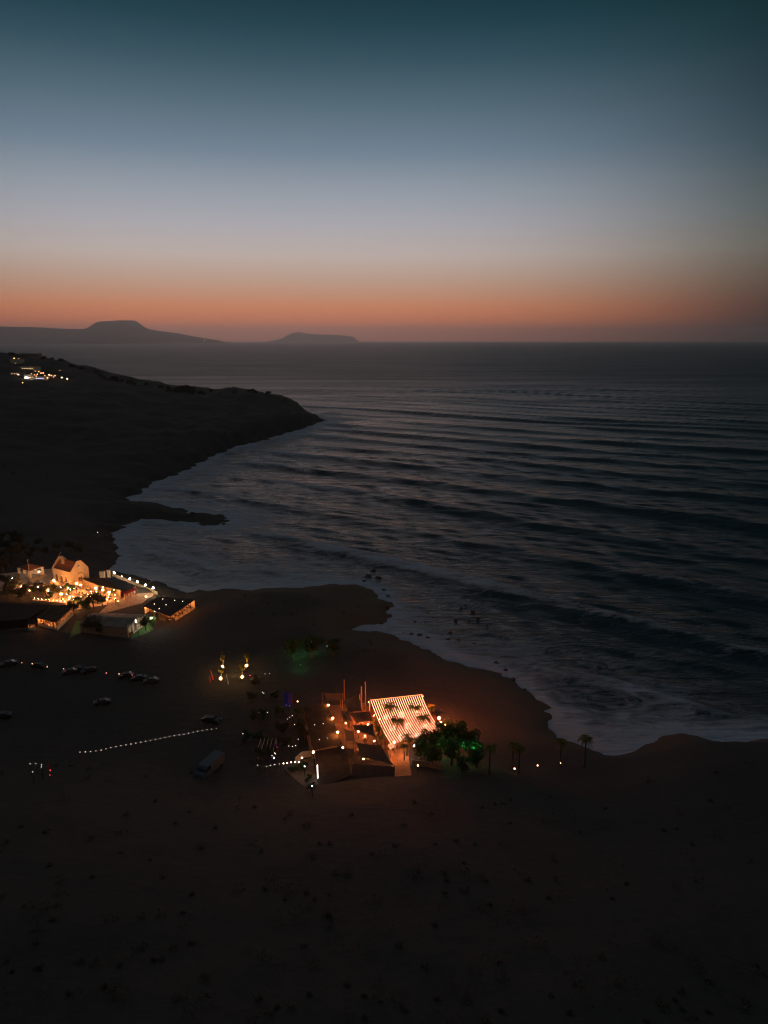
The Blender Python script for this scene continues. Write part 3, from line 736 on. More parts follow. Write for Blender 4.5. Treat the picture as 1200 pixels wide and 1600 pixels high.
# tiled pavilion with cream pillars
def pavilion():
    gz = G(47, 899).z; z = gz + 3.3
    c = [P(45, 884, z), P(68, 885.5, z), P(46, 892.5, z), P(27, 886.5, z)]; O = sum(c, Vector()) / 4; O.z = gz
    o = thing('pavilion', 'open pavilion with low red tiled hip roof on cream pillars', 'pavilion', tuple(O)); q = [p - O for p in c]
    r_ = MB(); ap = Vector((0, 0, 5.0))
    for i in range(4): r_.face([q[i], q[(i + 1) % 4], ap][::-1])
    r_.face([p - Vector((0, 0, .02)) for p in q]); ro = r_.obj('roof', M['tile'], o)
    e = MB(); e.prism([(p.x, p.y) for p in q], 3.05, 3.27); e.obj('eave', M['plaster'], ro)
    for i in range(4):
        for k, u in enumerate((0, .5) if i in (0, 3) else (0,)):
            p = (q[i] * (1 - u) + q[(i + 1) % 4] * u) * .9; m_ = MB(); m_.box((p.x, p.y, 1.4), (.75, .75, 3.3)); m_.obj('pillar', M['plaster'], o)
    f = MB(); f.prism([(p.x * 1.15, p.y * 1.15) for p in q], -1, .15); f.obj('floor', M['terrace'], o)
    w = MB(); a, b = q[0] * .85, q[1] * .85; w.wall(a, b, .1, 1.4, .3); w.obj('low_wall', M['plaster'], o)
    g = MB(); g.ball((0, 0, 2.6), .1, 8, 5); g.obj('ceiling_lamp', emi('pav', WHT, 160), o, smooth=True)
pavilion()
p = G(47, 907); o = thing('utility_pole', 'tall wooden pole standing in front of the tiled pavilion', 'pole', tuple(p))
a = MB(); a.tube([(0, 0, -.5), (0, 0, 8.6)], [.13, .09], 7); a.obj('shaft', M['lightwood'], o)
a = MB(); a.box((0, 0, 8.1), (1.3, .1, .12)); a.obj('crossarm', M['wood'], o)

# restaurant with lit windows, centre hall, dark-roofed terrace, sheds by the sea wall
r1, in1 = shelter('restaurant', 'long restaurant with corrugated brown roof and glowing windows on two sides', 'restaurant', [(80, 946), (117, 944.5), (88, 971.5), (56, 964.5)], 3.2, 'brownroof', ['wall', 'window', 'window', 'wall'],
    lamps=[(.2, .85), (.8, .85), (.85, .5), (.85, .15), (.5, .8)], lamp_s=520)
rib = MB()
for k in range(9):
    u = (k + .5) / 9; z = 3.26
    a = P(80, 946, 0); 
gz = r1.location.z; cs = [P(*p, gz + 3.2) - r1.location for p in [(80, 946), (117, 944.5), (88, 971.5), (56, 964.5)]]
for k in range(14):
    u = (k + .5) / 14; a = cs[0].lerp(cs[3], u); b = cs[1].lerp(cs[2], u); rib.tube([a + Vector((0, 0, .05)), b + Vector((0, 0, .05))], .07, 4)
rib.obj('roof_ribs', M['greyroof'], r1)
an, ina = shelter('annex', 'small rounded lean-to glowing orange at the near left corner of the long restaurant', 'shed', [(44, 967), (54, 966), (55, 974), (42, 975)], 2.4, 'darkroof', ['wall', 'open', 'window', 'wall'], lamps=[(.5, .7)], lamp_s=108)
r2, in2 = shelter('hall', 'broad hall with pale grey roof between two small green lawns', 'building', [(146, 957), (227, 960), (199, 981), (123, 974.5)], 3.4, 'greyroof', ['wall', 'open', 'wall', 'window'], ridge=.9,
    lamps=[(.93, .3), (.93, .8)], lamp_col=WHT, lamp_s=264, wallmat='stone')
r3, in3 = shelter('terrace_bar', 'flat dark roofed terrace bar with a row of lit tables along its open right side', 'bar', [(247, 932), (305, 936.5), (266, 962.5), (224, 947)], 3.1, 'darkroof', ['wall', 'open', 'open', 'wall'],
    lamps=[(.93, .1), (.93, .3), (.93, .5), (.93, .7), (.93, .9), (.6, .9), (.1, .9)], lamp_s=480, over=.2)
r4, in4 = shelter('long_shed', 'dark roofed long building behind the lamp lit courtyard, touching the gabled house', 'building', [(128, 904), (164, 902.5), (189, 922), (152, 914)], 3.2, 'darkroof', ['wall', 'wall', 'open', 'wall'], lamps=[(.25, .95), (.75, .95)], lamp_s=120, wallmat='stone')
r5, in5 = shelter('sea_front_shed', 'long building with blue grey roof running beside the sea wall', 'building', [(167, 903.5), (179, 901.5), (209, 917.5), (190, 924.5)], 3.0, 'blueroof', ['wall', 'wall', 'open', 'wall'], lamps=[(.2, .97), (.8, .97)], lamp_s=144, wallmat='stone')
r6, in6 = shelter('long_building', 'unlit long dark roofed building at the left edge below the courtyard', 'building', [(-12, 942), (76, 946), (44, 967), (-14, 972)], 3.2, 'darkroof', ['wall', 'wall', 'wall', 'wall'], wallmat='darkroof')
r7, in7 = shelter('market_stall', 'red-brown lit stall with open front beside the blue grey roof', 'stall', [(191, 923), (212, 915.5), (214, 921), (195, 929)], 2.6, 'red', ['wall', 'open', 'open', 'wall'], lamps=[(.3, .6), (.75, .6)], lamp_s=108, lamp_col=(1, .3, .12), floor='terrace')
# lit bar shelf above the dark roof
a, b = G(51, 941), G(104, 946.5); o = thing('bar_counter', 'long bar counter glowing orange above the unlit long dark roof', 'bar counter', tuple(a)); d = b - a
q = MB(); q.wall((0, 0), (d.x, d.y), -.5, 1.05, .5, 1.05 + d.z); q.obj('counter', M['lightwood'], o)
for k in range(9):
    u = (k + .5) / 9; g = MB(); g.ball((d.x * u, d.y * u + .3, 1.45 + d.z * u), .07, 6, 4); g.obj('lamp', emi('bar', AMB, 240), o)
# entrance frame by the right-hand lawn
a, b = G(200.5, 996), G(209, 990); o = thing('doorway_frame', 'tall bright cream door frame at the corner of the right-hand lawn', 'doorway', tuple(a)); d = b - a
for v in (Vector((0, 0, 0)), d):
    q = MB(); q.box((v.x, v.y, v.z + 1.8), (.3, .3, 4.2)); q.obj('jamb', M['plaster'], o)
q = MB(); q.wall((0, 0), (d.x, d.y), 3.6, 3.95, .28); q.obj('lintel', M['plaster'], o)
q = MB(); q.wall((d.x * .15, d.y * .15), (d.x * .85, d.y * .85), 0, 1.2, .1); q.obj('gate_panel', M['wood'], o)
# sign
a, b = G(165, 985), G(190, 986.5); o = thing('signboard', 'red and white signboard along the dark front of the grey roofed hall', 'sign', tuple(a)); d = b - a
q = MB(); q.wall((0, 0), (d.x * .45, d.y * .45), 1.5, 2.5, .12); q.obj('red_panel', M['red'], o)
q = MB(); q.wall((d.x * .46, d.y * .46), (d.x, d.y), 1.7, 2.3, .12); q.obj('white_panel', M['white'], o)
for u in (.1, .5, .9):
    q = MB(); q.tube([(d.x * u, d.y * u + .12, -.5), (d.x * u, d.y * u + .12, 1.7)], .05, 5); q.obj('post', M['metal'], o)
g = MB(); g.ball((d.x * .4, d.y * .4 - .8, 2.8), .06, 6, 4); g.obj('lamp', emi('signl', (1, .7, .5), 90), o)

# sea wall, gateway, stone walls
def pxwall(name, label, cat, pts, h, th, m):
    w = [G(*p) for p in pts]; O = w[0]; o = None; q = MB()
    for a, b in zip(w[:-1], w[1:]):
        q.wall((a.x - O.x, a.y - O.y), (b.x - O.x, b.y - O.y), min(a.z, b.z) - O.z - .8, a.z - O.z + h, th, b.z - O.z + h)
    o = q.obj(name, M[m], None, tuple(O)); return tag(o, label, cat)
pxwall('sea_wall', 'low stone wall along the sea lit orange by a row of globe lamps', 'wall', [(176, 900), (196, 907.5), (216, 916), (246, 929)], 1.1, .45, 'plaster')
pxwall('garden_wall', 'orange lit stone wall running behind the courtyard tables', 'wall', [(110, 917), (142, 913), (150, 917), (188, 930)], 1.8, .4, 'stone')
pxwall('garden_wall', 'tall stone wall below the corner of the gabled house', 'wall', [(79, 915), (95, 920), (110, 917)], 2.4, .4, 'stone')
for i, (px, py, nm) in enumerate([(160.5, 903.5, 'wide stone gate pier lit orange at the left end of the sea wall'), (170.5, 901.5, 'narrow stone gate pier lit orange at the start of the sea wall lamps')]):
    p = G(px, py); o = thing('gate_pier', nm, 'gate pier', tuple(p)); a = MB(); a.box((0, 0, 1.2), (2.0 if i == 0 else 1.2, .8, 3.4)); a.obj('shaft', M['plaster'], o); a = MB(); a.box((0, 0, 3.0), (2.2 if i == 0 else 1.4, 1.0, .2)); a.obj('cap', M['stone'], o)

# lamps of the left compound: (px, py of the globe), height, radius, strength
def glamp(px, py, h, label, r=.24, s=330, col=WARM, group=None, cat='lamp', post=True, name='lamp_post', dish=0):
    g = G(px, py, h)           # ground point whose lamp globe appears here
    return lamp_post(label, g, h, r, col, s, cat, group, post=post, name=name, dish=dish)
for i, (x, y) in enumerate([(178.8, 895.3), (202.7, 904.4), (214.9, 909), (227.2, 914), (239.5, 918.5)]):
    glamp(x, y, 3.6, 'round globe lamp on the sea wall, %s from the left' % ORD[i], .30, 330, (1, .60, .33), 'globe lamps along the sea wall')
glamp(190.5, 900.3, 3.0, 'tiny lamp between the first two big globe lamps of the sea wall', .1, 60, (1, .66, .4))
for (x, y, h, lb, r, s) in [
    (84, 907, 3.2, 'bright globe lamp at the foot of the gabled house', .30, 300), (119.6, 911.7, 3.2, 'left one of two close globe lamps in front of the gable end', .27, 300), (125.7, 914, 3.2, 'right one of two close globe lamps in front of the gable end', .27, 300),
    (149.6, 919.3, 3.2, 'globe lamp at the left start of the garden wall behind the courtyard', .27, 300), (160.5, 921.8, 3.2, 'middle globe lamp along the garden wall behind the courtyard', .27, 300), (170.5, 925.6, 3.2, 'right-hand globe lamp along the garden wall behind the courtyard', .27, 300),
    (106, 919, 2.6, 'smaller globe lamp beside a green bush below the house corner', .19, 280), (95.7, 928, 2.6, 'globe lamp among dark trees in the middle of the courtyard', .24, 300), (109.3, 932.7, 2.3, 'topmost of three small lamps stepping down the courtyard', .17, 280),
    (115, 936.4, 2.3, 'middle one of three small lamps stepping down the courtyard', .15, 280), (115, 943, 2.0, 'lowest of three small lamps above the dark tree', .2, 240), (75.3, 922.7, 2.8, 'lamp tilted glow between two dark trees left of the courtyard', .2, 260),
    (59.7, 917, 2.6, 'faint lamp left of the courtyard beside a dark tree', .15, 220), (33.3, 916, 2.8, 'lamp next to the white lit tree at the left', .22, 300), (46, 922.7, 2.2, 'dim amber lamp low among the dark trees', .2, 25),
    (228, 932, 2.4, 'small lamp on the path behind the dark roofed terrace bar', .13, 220)]:
    glamp(x, y, h, lb, r * .85, s * 4.2, (1, .33, .09))
glamp(236, 965, 3.6, 'white floodlamp over the right-hand lawn', .25, 380, (1, .93, .78)); glamp(213, 972, 3.2, 'small white lamp at the roof corner above the right-hand lawn', .13, 150, (1, .93, .8)); glamp(141, 975, 2.6, 'small white lamp over the left-hand lawn', .13, 620, (.9, 1, .8))
glamp(19, 903, 5.0, 'white lamp shining on the tree at the far left', .12, 260, (1, .92, .82)); glamp(152.3, 832, 1.6, 'single tiny white light on the dark headland shore', .13, 14, (1, .85, .75)); glamp(61, 893, 4, 'lamp lighting the concrete yard behind the pavilion', .12, 300, (1, .85, .6))
rnd = random.Random(21)
for k in range(26):
    u, v = rnd.random(), rnd.random(); x = 92 + 100 * u; y = 915 + 14 * u + 26 * v * (1 - .55 * u)
    glamp(x, y, 2.2, 'one of the scattered small amber table lights in the courtyard', rnd.uniform(.06, .1), rnd.uniform(60, 220), (1, .36, .11), 'small amber lights in the courtyard')
# fairy lights over the dark roof
for i, (x, y) in enumerate([(254.5, 936), (273, 938), (285.5, 939.5), (241, 943.7), (259.5, 945), (248.7, 951), (241.8, 955)]):
    q = P(x, y, r3.location.z + 3.6); g = MB(); g.lathe((0, 0, -.45), [(.03, 0), (.03, .4)], 5); b_ = thing('roof_lamp', 'tiny roof lamp on the dark terrace bar, %s counted from the far edge' % ORD[i], 'lamp', (q.x, q.y, q.z)); g.obj('stem', M['metal'], b_)
    g = MB(); g.ball((0, 0, 0), .1, 6, 4); g.obj('bulb', emi('roofl', (1, .75, .55), 9 if i not in (5, 6) else 26), b_)

# trees of the compound
T1 = make_tree(1, 5.0, 2.4); T2 = make_tree(2, 4.2, 2.1, 9, 'leafgreen'); T3 = make_tree(3, 6.0, 3.0, 14)
tl = [(T3, 20, 926, 'dark tree below the white lit tree at the far left'), (T1, 24, 919, 'tree lit white from above at the far left'), (T1, 40, 931, 'dark tree beside the dim amber lamp'), (T3, 13, 938, 'large dark tree at the left above the unlit roof'), (T1, 31, 940, 'dark tree at the left end of the bar counter'),
      (T1, 60, 925, 'dark round tree right of the utility pole'), (T2, 52, 929, 'dark tree in front of the utility pole'), (T1, 70, 932, 'dark tree in the left middle of the courtyard'), (T2, 84, 928, 'dark tree below the bright lamp at the house'), (T1, 92, 935, 'dark tree behind the bar counter'), (T2, 78, 939, 'dark tree standing over the bar counter'),
      (T2, 112, 928, 'green bush beside the smaller globe lamp'), (T2, 104, 925, 'small green bush against the wall corner'), (T3, 146, 952, 'large dark tree in front of the courtyard tables'), (T1, 160, 948, 'dark spreading tree right of the large courtyard tree'), (T2, 135, 956, 'dark tree at the near corner of the courtyard'),
      (T1, 116, 961, 'dark tree between restaurant and grey hall'), (T3, 146, 990, 'dark tree in front of the grey hall beside the left-hand lawn'), (T2, 158, 992, 'low dark tree below the signboard'), (T1, 228, 985, 'white-lit tree beside the right-hand lawn'), (T2, 238, 980, 'small tree behind the right-hand lawn'), (T2, 124, 907, 'dark shrub against the gable of the house'),
      (T2, 178, 930, 'small dark tree at the right end of the garden wall'), (T1, 8, 916, 'dark tree at the extreme left edge beside the yard'), (T2, 122, 950, 'small dark tree beside the lowest lamp')]
TB = make_tree(8, 2.4, 2.4, 12, 'leaf', 'bush', .7, .26, 160, 'bush'); rnd = random.Random(5)
for T, x, y, lb in tl:
    T(lb, tuple(G(x, y)), rnd.uniform(0, 6), rnd.uniform(.8, 1.05))
for i, (x, y) in enumerate([(5, 893), (14, 885), (2, 875), (24, 873), (36, 866), (52, 868), (10, 862), (70, 870), (90, 864), (30, 855), (60, 855), (46, 876), (0, 850), (20, 845), (110, 862), (125, 868)]):
    (T1 if i % 3 else T3)('%s hillside tree or bush above the pavilion counted from the lower left' % ORD[i], tuple(G(x, y)), i, .8 + .05 * (i % 5), 'hillside trees above the pavilion')

# courtyard tables and guests
def put_tables(spots, where, grp, kind=tableS, chairs=2, seated=0, base=None):
    for k, p in enumerate(spots):
        a = rnd.uniform(0, 3.1)
        kind('table %s' % where, tuple(p), a, 1, grp)
        for j in range(chairs):
            b_ = a + math.pi * j + math.pi / 2; dx, dy = math.cos(b_), math.sin(b_)
            q = Vector((p.x + dx * .85, p.y + dy * .85, p.z)); rz = b_ - math.pi / 2
            chairP('wooden chair %s' % where, tuple(q), rz, 1, 'chairs ' + where.split(' ', 1)[-1])
            if (k * 2 + j) % 3 < seated: sit('seated guest in dark clothes %s' % where, (p.x + dx * .78, p.y + dy * .78, p.z), rz, 1, 'guests ' + where.split(' ', 1)[-1])
cs = []
for x, y in [(118, 922), (128, 921), (138, 923), (146, 927), (122, 928), (132, 930), (142, 933), (153, 931), (126, 936), (136, 938), (120, 941), (131, 945), (98, 938), (103, 931), (88, 921), (158, 936), (166, 933), (173, 937)]:
    q = G(x, y); q.z += .05; cs.append(q)
put_tables(cs, 'in the lamp lit courtyard', 'tables in the lamp lit courtyard', seated=2)
put_tables([in3(.9, v) for v in (.08, .25, .42, .59, .76, .93)], 'on the dark roofed terrace bar', 'tables on the terrace bar', seated=2)
put_tables([in1(.88, v) for v in (.1, .3, .5, .7)] + [in1(u, .9) for u in (.2, .5)], 'inside the long restaurant', 'tables in the long restaurant', seated=1)
for i, (x, y) in enumerate([(190, 934), (199, 931), (112, 938), (140, 942)]):
    q = G(x, y); stand('standing person in dark clothes, %s' % ['left of two on the path by the red stall', 'right of two on the path by the red stall', 'beside the three stepping courtyard lamps', 'among the near courtyard tables'][i], (q.x, q.y, q.z + .1), i * 1.3)
q = in3(.97, .5); stand('dark standing person among the tables of the terrace bar', tuple(q), .7); q = G(217, 993); stand('dark standing person on the right-hand lawn', (q.x, q.y, q.z + .1), 2)

# far settlement on the headland
def farhouse(label, px0, px1, pyb, h, d, m, cat='house'):
    O = G((px0 + px1) / 2, pyb); w = (px1 - px0) * O.length / FPX
    o = thing('house', label, cat, tuple(O)); q = MB(); q.box((0, d / 2, h / 2 - 2), (w, d, h + 4)); q.obj('wall', M[m], o)
    q = MB(); q.box((0, d / 2, h + .15), (w + .6, d + .6, .3)); q.obj('roof', M['greyroof'], o)
    k = max(2, int(w / 4))
    for i in range(k):
        q = MB(); q.box((-w / 2 + w * (i + .5) / k, -.02, h * .5), (1.3, .12, 1.4)); q.obj('window', M['glass'], o)
    return o
farhouse('small pale house with an arched lit front high on the headland', 17, 31, 568, 6, 12, 'plaster')
farhouse('long low flat house on the skyline of the headland', 23, 57, 557.5, 4.5, 14, 'stone')
farhouse('long lit terrace building in the middle of the headland settlement', 33, 57, 577, 3.5, 10, 'plaster')
farhouse('bright white building at the left of the headland lights', 38.5, 48, 592, 5, 9, 'white')
farhouse('low building with a pale blue lit pool terrace on the headland', 49, 72, 592, 2.5, 9, 'plaster')
farhouse('low wall-like building at the left edge of the headland', 16, 35, 585.5, 2.5, 8, 'stone')
fl = [(22, 559.7, 7), (29, 560.3, 4), (24, 567.5, 1.2), (28.7, 585.3, 9), (46.7, 589.6, 4), (51, 588.7, 5), (56.5, 587.7, 3.5), (60.7, 580.7, 5), (64, 583, 6), (67.7, 582.7, 6), (58.3, 584.7, 4), (54, 585.5, 3), (74, 590.3, 7), (76.7, 585.7, 8), (80.4, 586.7, 5), (86, 587, 3.5), (83.5, 589, 2), (96.4, 590, 10), (105, 592, 11), (93.7, 578.7, .8), (35.3, 598, 3), (55, 580, 2), (49, 584, 2.5), (70, 587, 3)]
for i, (x, y, s) in enumerate(fl):
    c = (1, .38, .13) if s < 8 else (1, .60, .34)
    o = glamp(x, y, 4.0, 'one of the scattered warm lights of the distant headland settlement', .5, s * 1.7, c, 'scattered lights of the headland settlement')
for i, (x, s) in enumerate([(39.5, 30), (41.5, 30), (43.5, 20)]): glamp(x, 590, 2.6, 'one of three floodlights on the bright white headland building', .7, s, (1, .85, .68), 'floodlights of the white headland building')
for i in range(7): glamp(50.5 + i * 3.3, 591.3, 1.6, 'pale blue light of the headland pool terrace', .5, 3.2, (.62, .68, 1), 'pool terrace lights on the headland')
for i in range(6): glamp(35 + i * 4, 575.8, 2.2, 'dim light along the middle terrace of the headland', .5, 3.0, (1, .6, .3), 'middle terrace lights on the headland')
for i in range(4): glamp(18.5 + i * 4, 584, 2.0, 'dim light along the lower left terrace of the headland', .5, 1.8, (1, .5, .3), 'lower left terrace lights on the headland')
for i, (x, y, sc) in enumerate([(18, 556, 2.0), (285, 611, 2.6), (293, 611.5, 3.0), (300, 612, 2.4), (277, 611, 1.8), (262, 608, 1.6), (95, 565, 1.7), (112, 574, 1.6), (70, 560, 1.5), (82, 562, 1.3), (128, 577, 1.3), (205, 597, 1.4), (180, 592, 1.3), (150, 582, 1.4), (330, 612, 1.3), (230, 602, 1.5), (445, 627, 1.0), (395, 611, 1.2)]):
    TB('dark tree on the headland skyline, %s' % ('in the clump at the middle' if 1 <= i <= 4 else 'scattered along the ridge'), tuple(G(x, y)), i, sc, 'clump of skyline trees' if 1 <= i <= 4 else 'trees along the headland ridge')

crest_rnd = random.Random(77); cpx = [c[0] for c in crest]; cpy = [c[1] for c in crest]
for i in range(46):
    x = crest_rnd.choice([crest_rnd.uniform(60, 300), crest_rnd.uniform(60, 470), crest_rnd.uniform(270, 320)]); y = float(np.interp(x, cpx, cpy)) + crest_rnd.uniform(1.5, 6)
    TB('low dark bush scattered along the headland ridge line', tuple(G(x, y)), i, crest_rnd.uniform(.5, 1.5), 'bushes along the headland ridge line')
# ------------------------------------------------------------------ beach venue
VZ = G(620, 1180).z
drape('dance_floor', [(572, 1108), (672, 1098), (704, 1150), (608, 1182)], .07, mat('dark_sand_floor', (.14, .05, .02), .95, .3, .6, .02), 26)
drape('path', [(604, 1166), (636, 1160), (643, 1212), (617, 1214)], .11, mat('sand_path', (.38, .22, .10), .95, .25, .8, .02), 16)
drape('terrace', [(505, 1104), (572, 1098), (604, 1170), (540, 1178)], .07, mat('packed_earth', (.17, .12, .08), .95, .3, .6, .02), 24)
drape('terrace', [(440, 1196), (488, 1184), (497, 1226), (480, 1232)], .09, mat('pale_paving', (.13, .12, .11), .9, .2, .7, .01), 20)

# canopy of light strings
def canopy():
    zt = VZ + 5.5; zb = VZ + 3.6
    c = [P(578, 1095, zt), P(660, 1086, zt), P(690, 1139, zb), P(611, 1164, zb)]; O = sum(c, Vector()) / 4; O.z = VZ - .3
    q = [p - O for p in c]
    o = thing('light_canopy', 'big glowing canopy of parallel pink-white light strings above the dance floor', 'light canopy', tuple(O))
    ml = emi('rope', (1, .35, .21), 8.5)
    n = 24
    for k in range(n):
        u = (k + .5) / n; a = q[0].lerp(q[1], u); b = q[3].lerp(q[2], u); pts = []
        for i in range(13):
            t_ = i / 12; p = a.lerp(b, t_); p.z -= 1.9 * 4 * t_ * (1 - t_) * .55; pts.append(p)
        r_ = MB(); r_.tube(pts, .032, 5); r_.obj('light_string', ml, o)
    for a, b in ((0, 1), (3, 2)):
        r_ = MB(); r_.tube([q[a], q[b]], .035, 5); r_.obj('support_cable', M['cable'], o)
    for i in range(4):
        e = MB(); e.tube([(q[i].x * 1.02, q[i].y * 1.02, -.5), tuple(q[i])], [.11, .08], 7); e.obj('post', M['lightwood'], o)
        f_ = MB(); f_.ball((q[i].x * 1.04, q[i].y * 1.04, q[i].z - .5), .09, 8, 5); f_.obj('floodlight', emi('spill_bulb', (1, .3, .1), 20), o)  # added bulb on each post, standing in as source of the spill
        spill_light(o, (q[i].x * 1.08, q[i].y * 1.08, q[i].z - .7), (1, .17, .035), (6500, 9000, 600, 150)[i], .5)  # added orange light for the spill around the canopy
    r_ = MB(); top = []
    for i in range(30): top.append(q[0].lerp(q[1], i / 29) + Vector((0, .12, .1)))
    r_.tube(top, .07, 5); r_.obj('edge_light', emi('edge', (1, .25, .08), 3.0), o)
canopy()
PA = make_palm(1, 6.2, 2.4, 26); PB = make_palm(2, 6.0, 2.2, 24); PS = make_palm(5, 3.2, 1.3, 16, 'small_palm'); PT = make_palm(7, 8.0, 2.0, 26)
def palm(Pm, cx, cyy, h, lb, sc=1.0, grp=None):
    g = G(cx, cyy, h * sc); return Pm(lb, tuple(g), cx * .7, sc, grp)
palm(PA, 607, 1104, 6.2, 'leafy palm rising through the upper left of the light canopy', 1.05); palm(PB, 620, 1127, 6.0, 'palm rising through the left middle of the light canopy'); palm(PB, 647, 1106, 6.0, 'palm rising through the upper right of the light canopy')
palm(PA, 660, 1121, 6.2, 'palm rising through the right middle of the light canopy', .95); palm(PB, 636, 1152, 6.0, 'reddish lit palm at the near edge of the light canopy', .8); palm(PS, 596, 1093, 5, 'small palm top at the far left edge of the light canopy')
palm(PB, 632, 1166, 6.0, 'dark small palm beside the path below the canopy', .62); palm(PB, 592, 1138, 6.0, 'orange lit palm left of the canopy', .72); palm(PB, 612, 1112, 6.0, 'second leafy palm just below the upper left palm of the canopy', .85)
palm(PB, 700, 1127, 6.0, 'palm lit orange at the right corner of the canopy', .62); palm(PS, 673, 1103, 3.2, 'small palm outside the right edge of the canopy', .9); palm(PB, 680, 1145, 6.0, 'dark palm at the near right corner of the canopy', .6)
palm(PS, 588, 1125, 3.2, 'small orange lit palm between sails and canopy'); palm(PS, 596, 1150, 3.2, 'small palm beside the near left corner of the canopy')

# lamps of the venue
VL = [(513, 1101.6, 'lamp at the far right corner of the brown banquet roof'), (520, 1122, 'lamp at the upper right side of the brown banquet roof'), (527.6, 1144, 'lamp at the lower right side of the brown banquet roof'), (535.7, 1168, 'lamp at the near right corner of the brown banquet roof'), (489.6, 1175, 'lamp at the near left corner of the brown banquet roof')]
for i, (x, y, lb) in enumerate(VL):
    glamp(x, y, 5.2, lb, .19 if i != 3 else .14, 420 if i != 3 else 260, (1, .34, .09))
# brown banquet roof and lower roofs
zr = 4.3
b1, i1 = shelter('banquet_shelter', 'long flat brown banquet roof with lamps down its right side', 'shelter', [(474, 1106), (510, 1098), (535, 1162), (489, 1171)], zr, 'brownroof', ['open', 'open', 'open', 'open'], gz=VZ - .2, spacing=4.2, lamps=[(.06, .35), (.06, .72), (.05, .02)], lamp_s=36, lamp_r=.12)
b2, i2 = shelter('kitchen_building', 'flat dark building in front of the brown banquet roof', 'building', [(491, 1174), (538, 1165.5), (549, 1212), (501, 1230)], 3.4, 'darkroof', ['wall', 'wall', 'wall', 'wall'], gz=VZ, wallmat='stone')
b3, i3 = shelter('bar_building', 'dark roofed building left of the sand path', 'building', [(551, 1193), (616.5, 1198), (617, 1213), (549, 1222)], 3.0, 'darkroof', ['wall', 'wall', 'wall', 'wall'], gz=VZ, wallmat='stone')
# shade sails: four or three seen corners with heights
def sail(label, pts, m='sail'):
    c = [P(x, y, VZ + h) for x, y, h in pts]; O = sum(c, Vector()) / len(c); O.z = VZ - .2; q = [p - O for p in c]
    o = thing('shade_sail', label, 'shade sail', tuple(O)); mb = MB(); n = 8
    if len(q) == 3: q4 = [q[0], q[1], q[2], q[2]]
    else: q4 = q
    cen = sum(q, Vector()) / len(q)
    for dz in (0, -.04):
        b0 = len(mb.v)
        for j in range(n + 1):
            for i in range(n + 1):
                u, v = i / n, j / n
                p = (q4[0] * (1 - u) + q4[1] * u) * (1 - v) + (q4[3] * (1 - u) + q4[2] * u) * v
                e = (4 * u * (1 - u) * (1 if v in (0, 1) else .6) + 4 * v * (1 - v) * (1 if u in (0, 1) else .6))
                pull = .10 * (4 * u * (1 - u) * abs(2 * v - 1) ** 2 + 4 * v * (1 - v) * abs(2 * u - 1) ** 2)
                p = p.lerp(Vector((cen.x, cen.y, p.z)), pull); p.z -= .25 * 16 * u * (1 - u) * v * (1 - v)
                mb.v.append((p.x, p.y, p.z + dz))
        for j in range(n):
            for i in range(n):
                a = b0 + j * (n + 1) + i; f = (a, a + n + 1, a + n + 2, a + 1); mb.f.append(f if dz == 0 else f[::-1])
    mb.obj('cloth', M[m], o, smooth=True)
    for p in q:
        e = MB(); e.tube([(p.x * 1.02, p.y * 1.02, -.3), (p.x * 1.02, p.y * 1.02, p.z + .1)], .07, 6); e.obj('post', M['wood'], o)
sail('small shade sail at the far left corner of the sail terrace', [(503.5, 1082, 4.2), (535, 1083.5, 4.6), (532, 1094, 3.6), (512, 1095, 3.4)])
sail('large triangular sail rising to a tall post beside the canopy', [(535, 1094, 4.0), (562, 1083.5, 6.0), (566, 1111, 4.0), (544, 1113, 3.6)])
sail('shade sail just left of the light canopy', [(545, 1114, 4.0), (578, 1111, 4.2), (583, 1126, 3.6), (556, 1130, 3.6)])
sail('narrow shade sail between the two upper lamps', [(531, 1108, 3.8), (546, 1112, 4.0), (550, 1126, 3.4), (536, 1124, 3.4)])
sail('middle shade sail near the left edge of the canopy', [(550, 1133, 4.0), (583, 1132, 4.0), (588, 1152, 3.6), (553, 1140, 3.4)])
sail('shade sail beside the lower right lamp', [(536, 1138, 3.8), (552, 1143, 3.8), (556, 1160, 3.4), (541, 1158, 3.4)])
sail('broad dark sail at the near end beside the sand path', [(556, 1160, 4.0), (595, 1164, 4.2), (616, 1196, 3.4), (560, 1181, 3.2)])
sail('folded sail hanging between the near lamp and the dark sail', [(537, 1168, 4.0), (552, 1170, 3.4), (556, 1188, 3.0), (544, 1182, 3.0)])
for x, y, h, lb in [(538, 1096, 6.5, 'tall wooden mast at the far edge of the sail terrace'), (565, 1111, 7.2, 'lit tall wooden mast between sail and canopy'), (571, 1108, 8.0, 'dark tall mast close to the canopy corner')]:
    g = G(x, y); a = MB(); a.tube([(0, 0, -.5), (0, 0, h)], [.2, .16], 7); tag(a.obj('mast', M['wood'], None, tuple(g)), lb, 'mast')
for i, (x, y) in enumerate([(548, 1110), (556, 1122), (575, 1132), (570, 1150), (560, 1143), (585, 1158), (548, 1172), (568, 1186), (584, 1118), (540, 1130)]):
    glamp(x, y, 2.0, '%s of the low amber lamps hidden under the shade sails, counted from the sea' % ORD[i], .10, 420, (1, .30, .08), 'low lamps under the shade sails')
q_ = []
for x, y in [(553, 1113), (572, 1120), (580, 1140), (565, 1134), (570, 1158), (586, 1150), (545, 1128), (560, 1176), (575, 1190), (540, 1118), (592, 1160)]:
    p = G(x, y); p.z += .08; q_.append(p)
put_tables(q_, 'under the shade sails', 'tables under the shade sails', seated=1)
q_ = []
for x, y in [(605, 1118), (628, 1114), (652, 1112), (612, 1135), (636, 1132), (662, 1132), (628, 1150), (654, 1148)]:
    p = G(x, y + 5); p.z += .08; q_.append(p)
